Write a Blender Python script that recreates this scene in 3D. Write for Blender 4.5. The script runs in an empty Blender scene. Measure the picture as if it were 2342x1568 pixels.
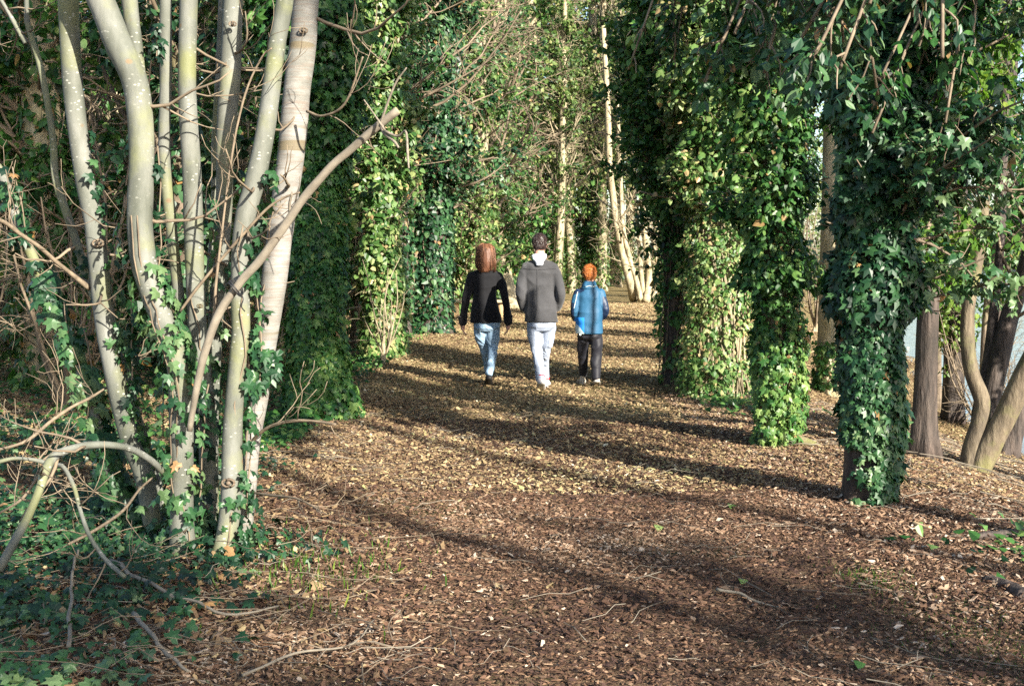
import bpy, math, random
import numpy as np
from mathutils import Vector, Matrix

S = bpy.context.scene
C = S.collection
rng = np.random.default_rng(11)
random.seed(5)

# ------------------------------------------------------------------ camera
W_D, H_D, F = 2342.0, 1568.0, 2779.0
CAM_Z, PITCH = 1.55, math.radians(3.99)
cam_d = bpy.data.cameras.new('camera')
cam = bpy.data.objects.new('camera', cam_d); C.objects.link(cam)
cam.location = (0, 0, CAM_Z)
cam.rotation_euler = (math.pi/2 - PITCH, 0, 0)
cam_d.sensor_width = 36.0
cam_d.lens = 36.0*F/W_D
cam_d.clip_start = 0.05
cam_d.clip_end = 2000
S.camera = cam

# ------------------------------------------------------------------ light
SUN_EL = math.radians(25)
SUN_TRAVEL = Vector((-0.6, 0.8, -math.tan(SUN_EL))).normalized()
world = bpy.data.worlds.new('World'); S.world = world
world.use_nodes = True
nt = world.node_tree; nt.nodes.clear()
sky = nt.nodes.new('ShaderNodeTexSky'); sky.sky_type = 'NISHITA'; sky.sun_disc = False
sky.sun_elevation = SUN_EL; sky.sun_rotation = math.atan2(0.6, -0.8)
sky.altitude = 50; sky.air_density = 1.0; sky.dust_density = 1.2; sky.ozone_density = 1.0
bg = nt.nodes.new('ShaderNodeBackground'); bg.inputs['Strength'].default_value = 0.10
wo = nt.nodes.new('ShaderNodeOutputWorld')
nt.links.new(sky.outputs[0], bg.inputs[0]); nt.links.new(bg.outputs[0], wo.inputs[0])
sun_d = bpy.data.lights.new('sun', 'SUN'); sun_d.energy = 5.0; sun_d.angle = math.radians(0.53)
sun_d.color = (1.0, 0.93, 0.80)
sun = bpy.data.objects.new('sun', sun_d); C.objects.link(sun)
sun.rotation_euler = SUN_TRAVEL.to_track_quat('-Z', 'Y').to_euler()
S.view_settings.view_transform = 'Standard'; S.view_settings.look = 'None'
S.view_settings.exposure = 1.62; S.view_settings.gamma = 1.0
S.render.engine = 'CYCLES'
S.cycles.use_denoising = False
S.cycles.max_bounces = 6; S.cycles.diffuse_bounces = 3; S.cycles.glossy_bounces = 2
S.cycles.transmission_bounces = 3; S.cycles.transparent_max_bounces = 4
S.cycles.caustics_reflective = False; S.cycles.caustics_refractive = False

# ------------------------------------------------------------------ maths helpers
_cp, _sp = math.cos(PITCH), math.sin(PITCH)
def ray(u, v):
    a, b = (u - W_D/2)/F, (H_D/2 - v)/F
    return np.array([a, _cp + b*_sp, -_sp + b*_cp])
def P(u, v, Y):
    d = ray(u, v); return np.array([0, 0, CAM_Z]) + d*(Y/d[1])

_nd = rng.normal(size=(40, 3)); _np = rng.uniform(0, 6.28, 40)
def vnoise(p, f=1.0, o=4, seed=0):
    """smooth pseudo noise, about -1..1"""
    p = np.asarray(p, float)*f; out = np.zeros(p.shape[:-1]); a = 1; t = 0
    for i in range(o):
        for j in range(3):
            k = (seed*7 + i*3 + j) % 40
            out += a*np.sin((p @ _nd[k]) * (1.9**i) + _np[k] + 1.3*np.sin((p @ _nd[(k+11) % 40])*(1.9**i)*0.7))
        t += a*1.6; a *= 0.6
    return out/t

def path_c(y): return 0.3 + 0.00245*np.maximum(0, y-14)**2
def shore(y): return 6.7 + 0.26*np.maximum(0, y-16)
def sstep(t): t = np.clip(t, 0, 1); return t*t*(3-2*t)
def Hf(x, y):
    x = np.asarray(x, float); y = np.asarray(y, float)
    s = shore(y); off = np.maximum(path_c(y)-0.3, 0)
    x0 = 2.5 + np.minimum(off, 0.6*(s-6.7))
    t = (x-x0)/(s-x0+0.3)
    z = -1.0*sstep(t) - 1.2*sstep((x-s)/5.0)
    far = sstep((np.hypot(x, y)-290)/25.0)
    z = z*(1-far) + 1.2*far*(x > 0)
    q = np.stack([x, y, np.zeros_like(x)], -1)
    z += 0.035*vnoise(q, 0.55, 3, 1) + 0.012*vnoise(q, 2.6, 2, 3)
    pc = path_c(y)
    z += 0.10*sstep((pc-2.2-x)/2.0) + 0.06*np.exp(-((x-(pc-2.0))/0.7)**2)
    return z
def G(u, v):
    d = ray(u, v); o = np.array([0, 0, CAM_Z]); t = np.linspace(2, 160, 9000)
    p = o + t[:, None]*d; h = Hf(p[:, 0], p[:, 1])
    i = np.argmax(p[:, 2] < h); return p[i] if p[i, 2] < h[i] else o + 60*d

# ------------------------------------------------------------------ mesh helpers
def mesh_from(name, v, f, mat=None, tone=None, smooth=True):
    v = np.ascontiguousarray(v, dtype=np.float32); me = bpy.data.meshes.new(name)
    groups = f if isinstance(f, list) else [f]
    groups = [np.asarray(g, dtype=np.int32) for g in groups if len(g)]
    nl = sum(g.size for g in groups); nf = sum(len(g) for g in groups)
    me.vertices.add(len(v)); me.vertices.foreach_set('co', v.ravel())
    me.loops.add(nl); me.loops.foreach_set('vertex_index', np.concatenate([g.ravel() for g in groups]))
    sizes = np.concatenate([np.full(len(g), g.shape[1], np.int32) for g in groups])
    me.polygons.add(nf)
    me.polygons.foreach_set('loop_start', np.concatenate([[0], np.cumsum(sizes)[:-1]]).astype(np.int32))
    me.polygons.foreach_set('use_smooth', np.full(nf, smooth))
    if tone is not None:
        a = me.attributes.new('tone', 'FLOAT', 'POINT'); a.data.foreach_set('value', np.asarray(tone, np.float32))
    me.update(calc_edges=True)
    if mat: me.materials.append(mat)
    return me
def thing(name, label, cat, loc=(0, 0, 0), group=None, rz=0):
    o = bpy.data.objects.new(name, None); C.objects.link(o); o.location = loc; o.rotation_euler = (0, 0, rz)
    o.empty_display_size = 0.2
    o['label'] = label; o['category'] = cat
    if group: o['group'] = group
    return o
def part(name, v, f, mat, parent, tone=None, label=None, smooth=True, world_co=False):
    v = np.asarray(v, float)
    if world_co and parent is not None: v = v - np.array(parent.matrix_world.translation if parent.parent else parent.location)
    o = bpy.data.objects.new(name, mesh_from(name, v, f, mat, tone, smooth)); C.objects.link(o)
    if parent is not None: o.parent = parent
    if label: o['label'] = label
    return o
def stuff(name, v, f, mat, kind='stuff', tone=None, smooth=False):
    o = bpy.data.objects.new(name, mesh_from(name, v, f, mat, tone, smooth)); C.objects.link(o); o['kind'] = kind
    return o
def dup(root, loc, rz=0, sc=1.0, label=None):
    r = root.copy(); C.objects.link(r); r.location = loc; r.rotation_euler = (0, 0, rz); r.scale = (sc, sc, sc)
    if label: r['label'] = label
    for ch in list(root.children):
        c = ch.copy(); C.objects.link(c); c.parent = r
        for g in ch.children:
            d = g.copy(); C.objects.link(d); d.parent = c
    return r

def nrm(a): return a/np.maximum(np.linalg.norm(a, axis=-1, keepdims=True), 1e-9)
def tubes(Pn, Rn, sides=6, caps=True):
    """many polylines (n,k,3) with radii (n,k) -> verts, [quads, tris]"""
    Pn = np.asarray(Pn, float); Rn = np.asarray(Rn, float)
    if Pn.ndim == 2: Pn = Pn[None]; Rn = Rn[None]
    n, k, _ = Pn.shape
    T = np.empty_like(Pn); T[:, 1:-1] = Pn[:, 2:]-Pn[:, :-2]; T[:, 0] = Pn[:, 1]-Pn[:, 0]; T[:, -1] = Pn[:, -1]-Pn[:, -2]
    T = nrm(T)
    mean = nrm(Pn[:, -1]-Pn[:, 0] + 1e-6); ax = np.abs(mean).argmin(-1)
    ref = np.eye(3)[ax][:, None, :]
    A = nrm(np.cross(T, ref)); B = np.cross(T, A)
    th = np.linspace(0, 2*math.pi, sides, endpoint=False)
    V = Pn[:, :, None, :] + Rn[:, :, None, None]*(np.cos(th)[None, None, :, None]*A[:, :, None, :] + np.sin(th)[None, None, :, None]*B[:, :, None, :])
    V = V.reshape(-1, 3)
    i = np.arange(k-1)[:, None]*sides + np.arange(sides)[None]; j = np.arange(k-1)[:, None]*sides + (np.arange(sides)[None]+1) % sides
    q = np.stack([i, j, j+sides, i+sides], -1).reshape(-1, 4)
    Q = (q[None] + (np.arange(n)*k*sides)[:, None, None]).reshape(-1, 4)
    if not caps: return V, [Q]
    e = len(V); cv = np.concatenate([Pn[:, 0], Pn[:, -1]])
    V = np.concatenate([V, cv]); b = np.arange(n)*k*sides
    s = np.arange(sides); s2 = (s+1) % sides
    t0 = np.stack([b[:, None]+s2, b[:, None]+s, np.repeat((e+np.arange(n))[:, None], sides, 1)], -1).reshape(-1, 3)
    l = b + (k-1)*sides
    t1 = np.stack([l[:, None]+s, l[:, None]+s2, np.repeat((e+n+np.arange(n))[:, None], sides, 1)], -1).reshape(-1, 3)
    return V, [Q, np.concatenate([t0, t1])]
def spline(pts, k):
    """Catmull-Rom resample of rows (any columns) to k rows"""
    p = np.asarray(pts, float); n = len(p)
    pe = np.vstack([2*p[0]-p[1], p, 2*p[-1]-p[-2]])
    t = np.linspace(0, n-1-1e-9, k); i = t.astype(int); u = (t-i)[:, None]
    a, b, c, d = pe[i], pe[i+1], pe[i+2], pe[i+3]
    return 0.5*((2*b) + (-a+c)*u + (2*a-5*b+4*c-d)*u**2 + (-a+3*b-3*c+d)*u**3)
def merge(parts_):
    vs, qs, ts, off = [], [], [], 0
    for v, fs in parts_:
        fs = fs if isinstance(fs, list) else [fs]
        for f in fs:
            if len(f) == 0: continue
            (qs if f.shape[1] == 4 else ts).append(f+off)
        vs.append(v); off += len(v)
    return np.concatenate(vs), [np.concatenate(x) for x in (qs, ts) if x]

# leaves ------------------------------------------------------------
IVY = (np.array([[0, .34, .03], [0, 0, 0], [-.27, -.12, -.05], [-.52, .10, -.16], [-.29, .30, -.05], [-.43, .64, -.17], [-.16, .60, -.04], [0, 1.0, -.14],
                 [.16, .60, -.04], [.43, .64, -.17], [.29, .30, -.05], [.52, .10, -.16], [.27, -.12, -.05]]),
       np.array([[0, i, i % 12 + 1] for i in range(1, 13)]))
HEART = (np.array([[0, 0, 0], [-.40, .14, -.12], [-.33, .55, -.13], [0, 1, -.08], [.33, .55, -.13], [.40, .14, -.12]]), np.array([[0, 3, 2, 1], [0, 5, 4, 3]]))
OVAL = (np.array([[0, 0, 0], [-.24, .25, -.06], [-.22, .65, -.09], [0, 1, -.16], [.22, .65, -.07], [.26, .3, -.04]]), np.array([[0, 3, 2, 1], [0, 5, 4, 3]]))
DIA = (np.array([[0, 0, 0], [-.42, .42, -.10], [0, 1, -.05], [.42, .42, -.10]]), np.array([[0, 2, 1], [0, 3, 2]]))
def leaves(pos, N, D, size, tmpl):
    V0, F0 = tmpl; n = len(pos)
    N = nrm(N); D = D - (D*N).sum(-1, keepdims=True)*N; D = nrm(D); X = np.cross(D, N)
    s = np.asarray(size)*np.ones(n); w = s*rng.uniform(.8, 1.15, n); b = rng.uniform(.3, 1.8, n)
    V = pos[:, None] + (V0[None, :, 0, None]*w[:, None, None])*X[:, None] + (V0[None, :, 1, None]*s[:, None, None])*D[:, None] + (V0[None, :, 2, None]*(s*b)[:, None, None])*N[:, None]
    Fa = (F0[None] + (np.arange(n)*len(V0))[:, None, None]).reshape(-1, F0.shape[1])
    return V.reshape(-1, 3), Fa, len(V0)
def leaf_tone(n, k, pos=None, f=1.3, lo=.0, amp=.24):
    t = rng.normal(.42+lo, .17, n)
    if pos is not None: t = t + amp*vnoise(pos, f, 3, 5)
    t = np.where(rng.random(n) < .012, rng.uniform(.9, 1, n), np.clip(t, 0, .86))
    return np.repeat(t, k)

def grow(Pp, Rp, m, length, k=6, t0=.2, t1=1., spread=1.0, bend=.25, up=0.0, rs=.55, rend=.35, az=None):
    """m side branches for every parent polyline (n,kp,3)"""
    n, kp, _ = Pp.shape; N = n*m
    idx = np.repeat(np.arange(n), m); t = rng.uniform(t0, t1, N)*(kp-1.001); i = t.astype(int); u = (t-i)[:, None]
    st = Pp[idx, i]*(1-u)+Pp[idx, i+1]*u; r0 = (Rp[idx, i]*(1-u[:, 0])+Rp[idx, i+1]*u[:, 0])*rs
    tan = nrm(Pp[idx, i+1]-Pp[idx, i])
    rd = rng.normal(size=(N, 3))
    if az is not None: rd = rd*np.array([1, 1, .35]); rd[:, :2] = rd[:, :2]*.75 + np.array([math.sin(az), math.cos(az)])*1.1
    rd = nrm(rd - (rd*tan).sum(-1, keepdims=True)*tan)
    d = nrm(tan + spread*rd)
    L = rng.uniform(length[0], length[1], N)*(1-.45*t/(kp-1)); seg = (L/(k-1))[:, None]
    out = np.empty((N, k, 3)); out[:, 0] = st
    for j in range(1, k):
        d = nrm(d + bend*rng.normal(size=(N, 3)) + np.array([0, 0, up])/(k-1)*2)
        out[:, j] = out[:, j-1] + d*seg
    R = r0[:, None]*np.linspace(1, rend, k)[None]
    return out, R
def leaves_on(Pp, per, off, size, tmpl, t0=.15, upn=.55, tone_lo=0., clump=1.3, out=None):
    n, k, _ = Pp.shape; N = n*per; idx = np.repeat(np.arange(n), per)
    t = rng.uniform(t0, 1, N)*(k-1.001); i = t.astype(int); u = (t-i)[:, None]
    p = Pp[idx, i]*(1-u)+Pp[idx, i+1]*u
    o = rng.normal(size=(N, 3)); o = nrm(o)*off*rng.uniform(.25, 1, N)[:, None]
    p = p + o
    Nn = nrm(nrm(o)*.55 + np.array([.22, -.28, upn]) + .38*rng.normal(size=(N, 3)))
    D = np.array([0, 0, -1.]) + .8*nrm(o) + .45*rng.normal(size=(N, 3))
    V, Fa, kk = leaves(p, Nn, D, rng.uniform(size*.6, size*1.25, N), tmpl)
    return V, Fa, leaf_tone(N, kk, p, clump, tone_lo)

# ------------------------------------------------------------------ materials
def new_mat(name):
    m = bpy.data.materials.new(name); m.use_nodes = True; t = m.node_tree; t.nodes.clear()
    o = t.nodes.new('ShaderNodeOutputMaterial'); b = t.nodes.new('ShaderNodeBsdfPrincipled')
    t.links.new(b.outputs[0], o.inputs[0]); return m, t, b, o
def ramp(t, src, stops, interp='LINEAR'):
    r = t.nodes.new('ShaderNodeValToRGB'); cr = r.color_ramp; cr.interpolation = interp
    while len(cr.elements) > 1: cr.elements.remove(cr.elements[-1])
    cr.elements[0].position = stops[0][0]; cr.elements[0].color = (*stops[0][1], 1)
    for p, c in stops[1:]:
        e = cr.elements.new(p); e.color = (*c, 1)
    t.links.new(src, r.inputs[0]); return r.outputs[0]
def noise(t, scale, detail=5, rough=.55, vec=None, dist=0):
    n = t.nodes.new('ShaderNodeTexNoise'); n.inputs['Scale'].default_value = scale; n.inputs['Detail'].default_value = detail
    n.inputs['Roughness'].default_value = rough; n.inputs['Distortion'].default_value = dist
    if vec is not None: t.links.new(vec, n.inputs['Vector'])
    return n.outputs[0]
def coords(t, scale=(1, 1, 1)):
    c = t.nodes.new('ShaderNodeTexCoord'); m = t.nodes.new('ShaderNodeMapping'); m.inputs['Scale'].default_value = scale
    t.links.new(c.outputs['Object'], m.inputs[0]); return m.outputs[0]
def mixc(t, fac, a, b, mode='MIX'):
    m = t.nodes.new('ShaderNodeMix'); m.data_type = 'RGBA'; m.blend_type = mode
    if isinstance(fac, (int, float)): m.inputs['Factor'].default_value = fac
    else: t.links.new(fac, m.inputs['Factor'])
    for s, x in (('A', a), ('B', b)):
        k = [i for i in m.inputs if i.name == s and i.type == 'RGBA'][0]
        if isinstance(x, tuple): k.default_value = (*x, 1)
        else: t.links.new(x, k)
    return [o for o in m.outputs if o.type == 'RGBA'][0]
def bump(t, b, h, strength=.5, dist=.01):
    n = t.nodes.new('ShaderNodeBump'); n.inputs['Strength'].default_value = strength; n.inputs['Distance'].default_value = dist
    t.links.new(h, n.inputs['Height']); t.links.new(n.outputs[0], b.inputs['Normal'])
def attr(t, name='tone'):
    a = t.nodes.new('ShaderNodeAttribute'); a.attribute_name = name; return a.outputs['Fac']

def leaf_mat(name, stops, rough=.38, trans=.28, spec=.38, tcol=(.5, .8, .12)):
    m, t, b, o = new_mat(name); a = attr(t)
    col = ramp(t, a, stops)
    col = mixc(t, .35, col, ramp(t, noise(t, 60, 3), [(.3, (.45, .45, .45)), (.7, (1.3, 1.3, 1.3))]), 'MULTIPLY')
    t.links.new(col, b.inputs['Base Color']); b.inputs['Roughness'].default_value = rough
    b.inputs['Specular IOR Level'].default_value = spec
    tr = t.nodes.new('ShaderNodeBsdfTranslucent'); t.links.new(mixc(t, .5, col, tcol, 'SOFT_LIGHT'), tr.inputs[0])
    mx = t.nodes.new('ShaderNodeMixShader'); mx.inputs[0].default_value = trans
    t.links.new(b.outputs[0], mx.inputs[1]); t.links.new(tr.outputs[0], mx.inputs[2]); t.links.new(mx.outputs[0], o.inputs[0])
    return m
M = {}
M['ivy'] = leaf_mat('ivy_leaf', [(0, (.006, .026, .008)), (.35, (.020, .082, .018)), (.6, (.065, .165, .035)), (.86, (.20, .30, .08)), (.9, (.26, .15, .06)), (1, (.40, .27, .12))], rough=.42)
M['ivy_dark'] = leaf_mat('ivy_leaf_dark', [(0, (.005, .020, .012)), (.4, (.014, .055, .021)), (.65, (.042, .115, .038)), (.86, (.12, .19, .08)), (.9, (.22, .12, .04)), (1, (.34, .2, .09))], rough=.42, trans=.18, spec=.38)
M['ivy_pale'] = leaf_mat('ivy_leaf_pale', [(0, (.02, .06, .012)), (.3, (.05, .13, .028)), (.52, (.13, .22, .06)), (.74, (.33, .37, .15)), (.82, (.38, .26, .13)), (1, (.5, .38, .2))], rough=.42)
M['far_leaf'] = leaf_mat('woodland_leaf', [(0, (.012, .035, .008)), (.3, (.035, .085, .018)), (.55, (.09, .16, .035)), (.8, (.20, .24, .08)), (1, (.34, .29, .13))], rough=.5, trans=.3)
M['yellow_leaf'] = leaf_mat('shrub_leaf', [(0, (.025, .07, .012)), (.4, (.06, .14, .02)), (.7, (.12, .22, .03)), (1, (.26, .32, .06))], rough=.4, trans=.4)

def bark(name, c0, c1, c2, spots=0., bands=0., zs=.35, scale=9, bstr=.5, moss=0.):
    m, t, b, o = new_mat(name)
    v = coords(t, (1, 1, zs)); n1 = noise(t, scale, 6, .6, v); col = ramp(t, n1, [(.3, c0), (.52, c1), (.72, c2)])
    n2 = noise(t, 1.6, 3, .5, coords(t)); col = mixc(t, .5, col, ramp(t, n2, [(.35, (.55, .58, .5)), (.65, (1.25, 1.2, 1.2))]), 'MULTIPLY')
    h = n1
    if moss:
        mk = ramp(t, noise(t, 2.3, 5, .6, coords(t)), [(.5, (0, 0, 0)), (.64, (moss, moss, moss))])
        col = mixc(t, mk, col, (.19, .20, .05))
    if spots:
        vo = t.nodes.new('ShaderNodeTexVoronoi'); vo.inputs['Scale'].default_value = 26
        t.links.new(coords(t, (1, 1, 1.9)), vo.inputs['Vector'])
        sp = ramp(t, vo.outputs['Distance'], [(.13, (1, 1, 1)), (.24, (0, 0, 0))])
        gate = ramp(t, noise(t, 5, 2, .5, coords(t)), [(.45, (0, 0, 0)), (.6, (spots, spots, spots))])
        col = mixc(t, mixc(t, 1., sp, gate, 'MULTIPLY'), col, (.66, .65, .58))
        v3 = t.nodes.new('ShaderNodeTexVoronoi'); v3.inputs['Scale'].default_value = 5
        t.links.new(coords(t, (1, 1, 1.3)), v3.inputs['Vector'])
        kn = ramp(t, v3.outputs['Distance'], [(.05, (1, 1, 1)), (.11, (0, 0, 0))])
        col = mixc(t, kn, col, (.16, .11, .06))
    if bands:
        nb = noise(t, 7, 5, .7, coords(t, (.7, .7, 14)))
        bd = ramp(t, nb, [(.50, (0, 0, 0)), (.60, (bands, bands, bands))])
        col = mixc(t, bd, col, (.17, .12, .09)); h = nb
        nb2 = ramp(t, noise(t, 3, 2, .5, coords(t, (.3, .3, 3.2))), [(.64, (0, 0, 0)), (.68, (.8, .8, .8))])
        col = mixc(t, nb2, col, (.13, .10, .05))
    t.links.new(col, b.inputs['Base Color']); b.inputs['Roughness'].default_value = .75
    bump(t, b, h, bstr, .03 if bstr > .4 else .012); return m
M['bark_grey'] = bark('smooth_grey_green_bark', (.08, .086, .066), (.142, .147, .126), (.205, .208, .19), spots=.45, bstr=.38, moss=.5)
M['bark_cherry'] = bark('banded_cherry_bark', (.145, .14, .125), (.215, .208, .192), (.31, .30, .285), bands=.5, zs=2, bstr=.35)
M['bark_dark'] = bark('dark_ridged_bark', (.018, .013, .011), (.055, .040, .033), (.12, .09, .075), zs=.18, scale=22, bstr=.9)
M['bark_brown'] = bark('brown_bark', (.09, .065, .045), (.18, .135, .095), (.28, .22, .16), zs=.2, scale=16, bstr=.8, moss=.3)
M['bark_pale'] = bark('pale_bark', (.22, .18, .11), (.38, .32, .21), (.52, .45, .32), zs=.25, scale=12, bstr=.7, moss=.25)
M['bark_moss'] = bark('mossy_bark', (.055, .042, .028), (.13, .10, .065), (.24, .195, .13), zs=.3, scale=14, bstr=.8, moss=.6)
def twig_mat(name, a, b_):
    m, t, b, o = new_mat(name); col = ramp(t, noise(t, 12, 3), [(.3, a), (.7, b_)])
    t.links.new(col, b.inputs['Base Color']); b.inputs['Roughness'].default_value = .8; return m
M['twig'] = twig_mat('twig_bark', (.10, .075, .05), (.24, .185, .125))
M['twig_pale'] = twig_mat('pale_twig_bark', (.17, .14, .085), (.34, .285, .19))
M['deadwood'] = twig_mat('dead_branch_bark', (.12, .10, .075), (.25, .215, .165))
M['cutwood'] = twig_mat('cut_wood', (.38, .25, .12), (.52, .38, .22))

def litter_mat(name, stops):
    m, t, b, o = new_mat(name); a = attr(t); col = ramp(t, a, stops)
    col = mixc(t, .5, col, ramp(t, noise(t, 90, 3), [(.3, (.55, .55, .55)), (.7, (1.35, 1.35, 1.35))]), 'MULTIPLY')
    t.links.new(col, b.inputs['Base Color']); b.inputs['Roughness'].default_value = .8; b.inputs['Specular IOR Level'].default_value = .25
    return m
M['chips'] = litter_mat('wood_chip', [(0, (.022, .013, .011)), (.25, (.060, .033, .024)), (.5, (.145, .08, .048)), (.68, (.25, .16, .10)), (.84, (.34, .24, .165)), (1, (.50, .41, .32))])
M['litter'] = litter_mat('dry_leaf', [(0, (.05, .03, .02)), (.3, (.14, .088, .05)), (.55, (.27, .19, .10)), (.75, (.40, .31, .17)), (.9, (.30, .29, .12)), (1, (.64, .55, .40))])

# ------------------------------------------------------------------ ground, water
def graded(lo, hi, c, fine, ratio):
    a = [c]; s = fine
    while a[-1] < hi: a.append(a[-1]+s); s *= ratio
    b = [c]; s = fine
    while b[-1] > lo: b.append(b[-1]-s); s *= ratio
    return np.array(b[:0:-1]+a)
gx = graded(-400, 500, 0, .06, 1.022); gy = graded(-40, 700, 5, .06, 1.02)
X, Y = np.meshgrid(gx, gy); Z = Hf(X, Y)
vg = np.stack([X, Y, Z], -1).reshape(-1, 3); nx, ny = len(gx), len(gy)
ii = (np.arange(ny-1)[:, None]*nx + np.arange(nx-1)[None]).ravel()
m, t, b, o = new_mat('woodland_floor')
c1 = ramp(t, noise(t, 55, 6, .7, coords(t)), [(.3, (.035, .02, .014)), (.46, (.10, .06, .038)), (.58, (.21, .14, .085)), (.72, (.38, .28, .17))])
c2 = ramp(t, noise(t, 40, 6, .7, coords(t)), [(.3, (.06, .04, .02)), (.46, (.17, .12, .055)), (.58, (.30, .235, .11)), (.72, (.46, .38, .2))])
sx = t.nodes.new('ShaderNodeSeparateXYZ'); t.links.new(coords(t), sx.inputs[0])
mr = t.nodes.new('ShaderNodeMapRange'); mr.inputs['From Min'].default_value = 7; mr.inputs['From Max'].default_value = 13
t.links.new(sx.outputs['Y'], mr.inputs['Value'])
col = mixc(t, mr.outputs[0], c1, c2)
gm = ramp(t, noise(t, .9, 5, .6, coords(t)), [(.56, (0, 0, 0)), (.68, (.55, .55, .55))])
col = mixc(t, gm, col, (.09, .11, .03))
t.links.new(col, b.inputs['Base Color']); b.inputs['Roughness'].default_value = .9; b.inputs['Specular IOR Level'].default_value = .15
bump(t, b, noise(t, 45, 5, .7, coords(t)), 1.0, .03); M['ground'] = m
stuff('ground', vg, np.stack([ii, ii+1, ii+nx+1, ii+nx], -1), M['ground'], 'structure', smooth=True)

m, t, b, o = new_mat('lake_water')
b.inputs['Base Color'].default_value = (.13, .17, .21, 1); b.inputs['Roughness'].default_value = .05
b.inputs['IOR'].default_value = 1.33
bump(t, b, noise(t, 3.0, 4, .6, coords(t, (1, 1.8, 1))), .3, .05); M['water'] = m
wv = np.array([[3.5, -60, -.95], [480, -60, -.95], [480, 480, -.95], [3.5, 480, -.95]])
stuff('water', wv, np.array([[0, 1, 2, 3]]), m, 'structure')

# ------------------------------------------------------------------ woodland floor litter
def flakes(x, y, L, Wd, tilt, zoff, tone, mat, name, kind='stuff'):
    n = len(x); z = Hf(x, y)+zoff
    a = rng.uniform(0, 2*math.pi, n); D = np.stack([np.cos(a), np.sin(a), rng.normal(0, tilt, n)], -1); D = nrm(D)
    N = nrm(np.stack([rng.normal(0, tilt, n), rng.normal(0, tilt, n), np.ones(n)], -1)); N = nrm(N-(N*D).sum(-1, keepdims=True)*D)
    Xv = np.cross(D, N); c = np.stack([x, y, z], -1)
    l = (L/2)[:, None]; w = (Wd/2)[:, None]; e = rng.uniform(.4, 1, (n, 1)); curl = (rng.normal(0, .12, (n, 1)))*L[:, None]
    v = np.stack([c-D*l-Xv*w*e, c-Xv*w*.15+N*curl*0+Xv*w*1.1, c+D*l+Xv*w*e*.5, c+D*l*.9-Xv*w], 1)
    v[:, 1] += N*curl; v[:, 1] -= Xv*w*.1
    th = (np.minimum(L, Wd)*.22)[:, None]*np.array([0, 0, 1.])
    top = v + th[:, None]; V = np.concatenate([v, top], 1).reshape(-1, 3)
    q = np.array([[4, 5, 6, 7], [0, 1, 5, 4], [1, 2, 6, 5], [2, 3, 7, 6], [3, 0, 4, 7]])
    Fq = (q[None]+(np.arange(n)*8)[:, None, None]).reshape(-1, 4)
    return stuff(name, V, Fq, mat, kind, np.repeat(tone, 8))
def frustum_pts(n, y0, y1, extra=.12, bias=2.0):
    y = np.sqrt(rng.uniform(y0**2, y1**2, n)) if bias == 2 else y0+(y1-y0)*rng.random(n)
    x = (rng.random(n)-.5)*2*(.4215+extra)*y
    return x, y
x, y = frustum_pts(300000, 3.9, 11.5)
pc = path_c(y); k = (x > pc-2.4+.5*rng.normal(size=len(x)))
x, y = x[k], y[k]; n = len(x)
L = rng.gamma(2.0, .0062, n)+.007; L = np.minimum(L, .055); Wd = L*rng.uniform(.12, .5, n)+.002
tn = np.clip(rng.normal(.41, .18, n)+.20*vnoise(np.stack([x, y, 0*x], -1), 1.2, 3, 2), 0, 1); tn = np.where(rng.random(n) < .018, rng.uniform(.85, 1, n), tn)
flakes(x, y, L, Wd, .30, rng.uniform(-.004, .02, n), tn, M['chips'], 'wood_chips')
# leaf litter further up the path and on the bank
x, y = frustum_pts(300000, 8.0, 42, .03, 1)
k = (x < shore(y)-.2) & (x > -14); x, y = x[k], y[k]; n = len(x)
L = rng.gamma(2.5, .0045, n)+.007+.0009*y; Wd = L*rng.uniform(.3, .8, n)
tn = np.clip(rng.normal(.49, .19, n)+.12*vnoise(np.stack([x, y, 0*x], -1), .9, 3, 2), 0, 1)
flakes(x, y, L, Wd, .32, rng.uniform(0, .03, n), tn, M['litter'], 'leaf_litter')
# brown leaves in the ivy corner and along the near left side
x, y = frustum_pts(60000, 4.0, 13); k = (x < path_c(y)-1.3+.5*rng.normal(size=len(x))); x, y = x[k], y[k]; n = len(x)
L = rng.uniform(.012, .048, n); flakes(x, y, L, L*rng.uniform(.3, .75, n), .5, rng.uniform(0, .035, n), np.clip(rng.normal(.33, .2, n), 0, 1), M['litter'], 'dry_leaves')
# near bank to the right: chips too pale, dry
x = rng.uniform(1.7, 7, 70000); y = rng.uniform(5, 14, 70000); k = (x < .5*y) & (x < shore(y)-.3); x, y = x[k], y[k]; n = len(x)
L = rng.uniform(.012, .04, n); flakes(x, y, L, L*rng.uniform(.2, .6, n), .35, rng.uniform(0, .03, n), np.clip(rng.normal(.62, .2, n), 0, 1), M['chips'], 'bank_leaf_litter')

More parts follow.
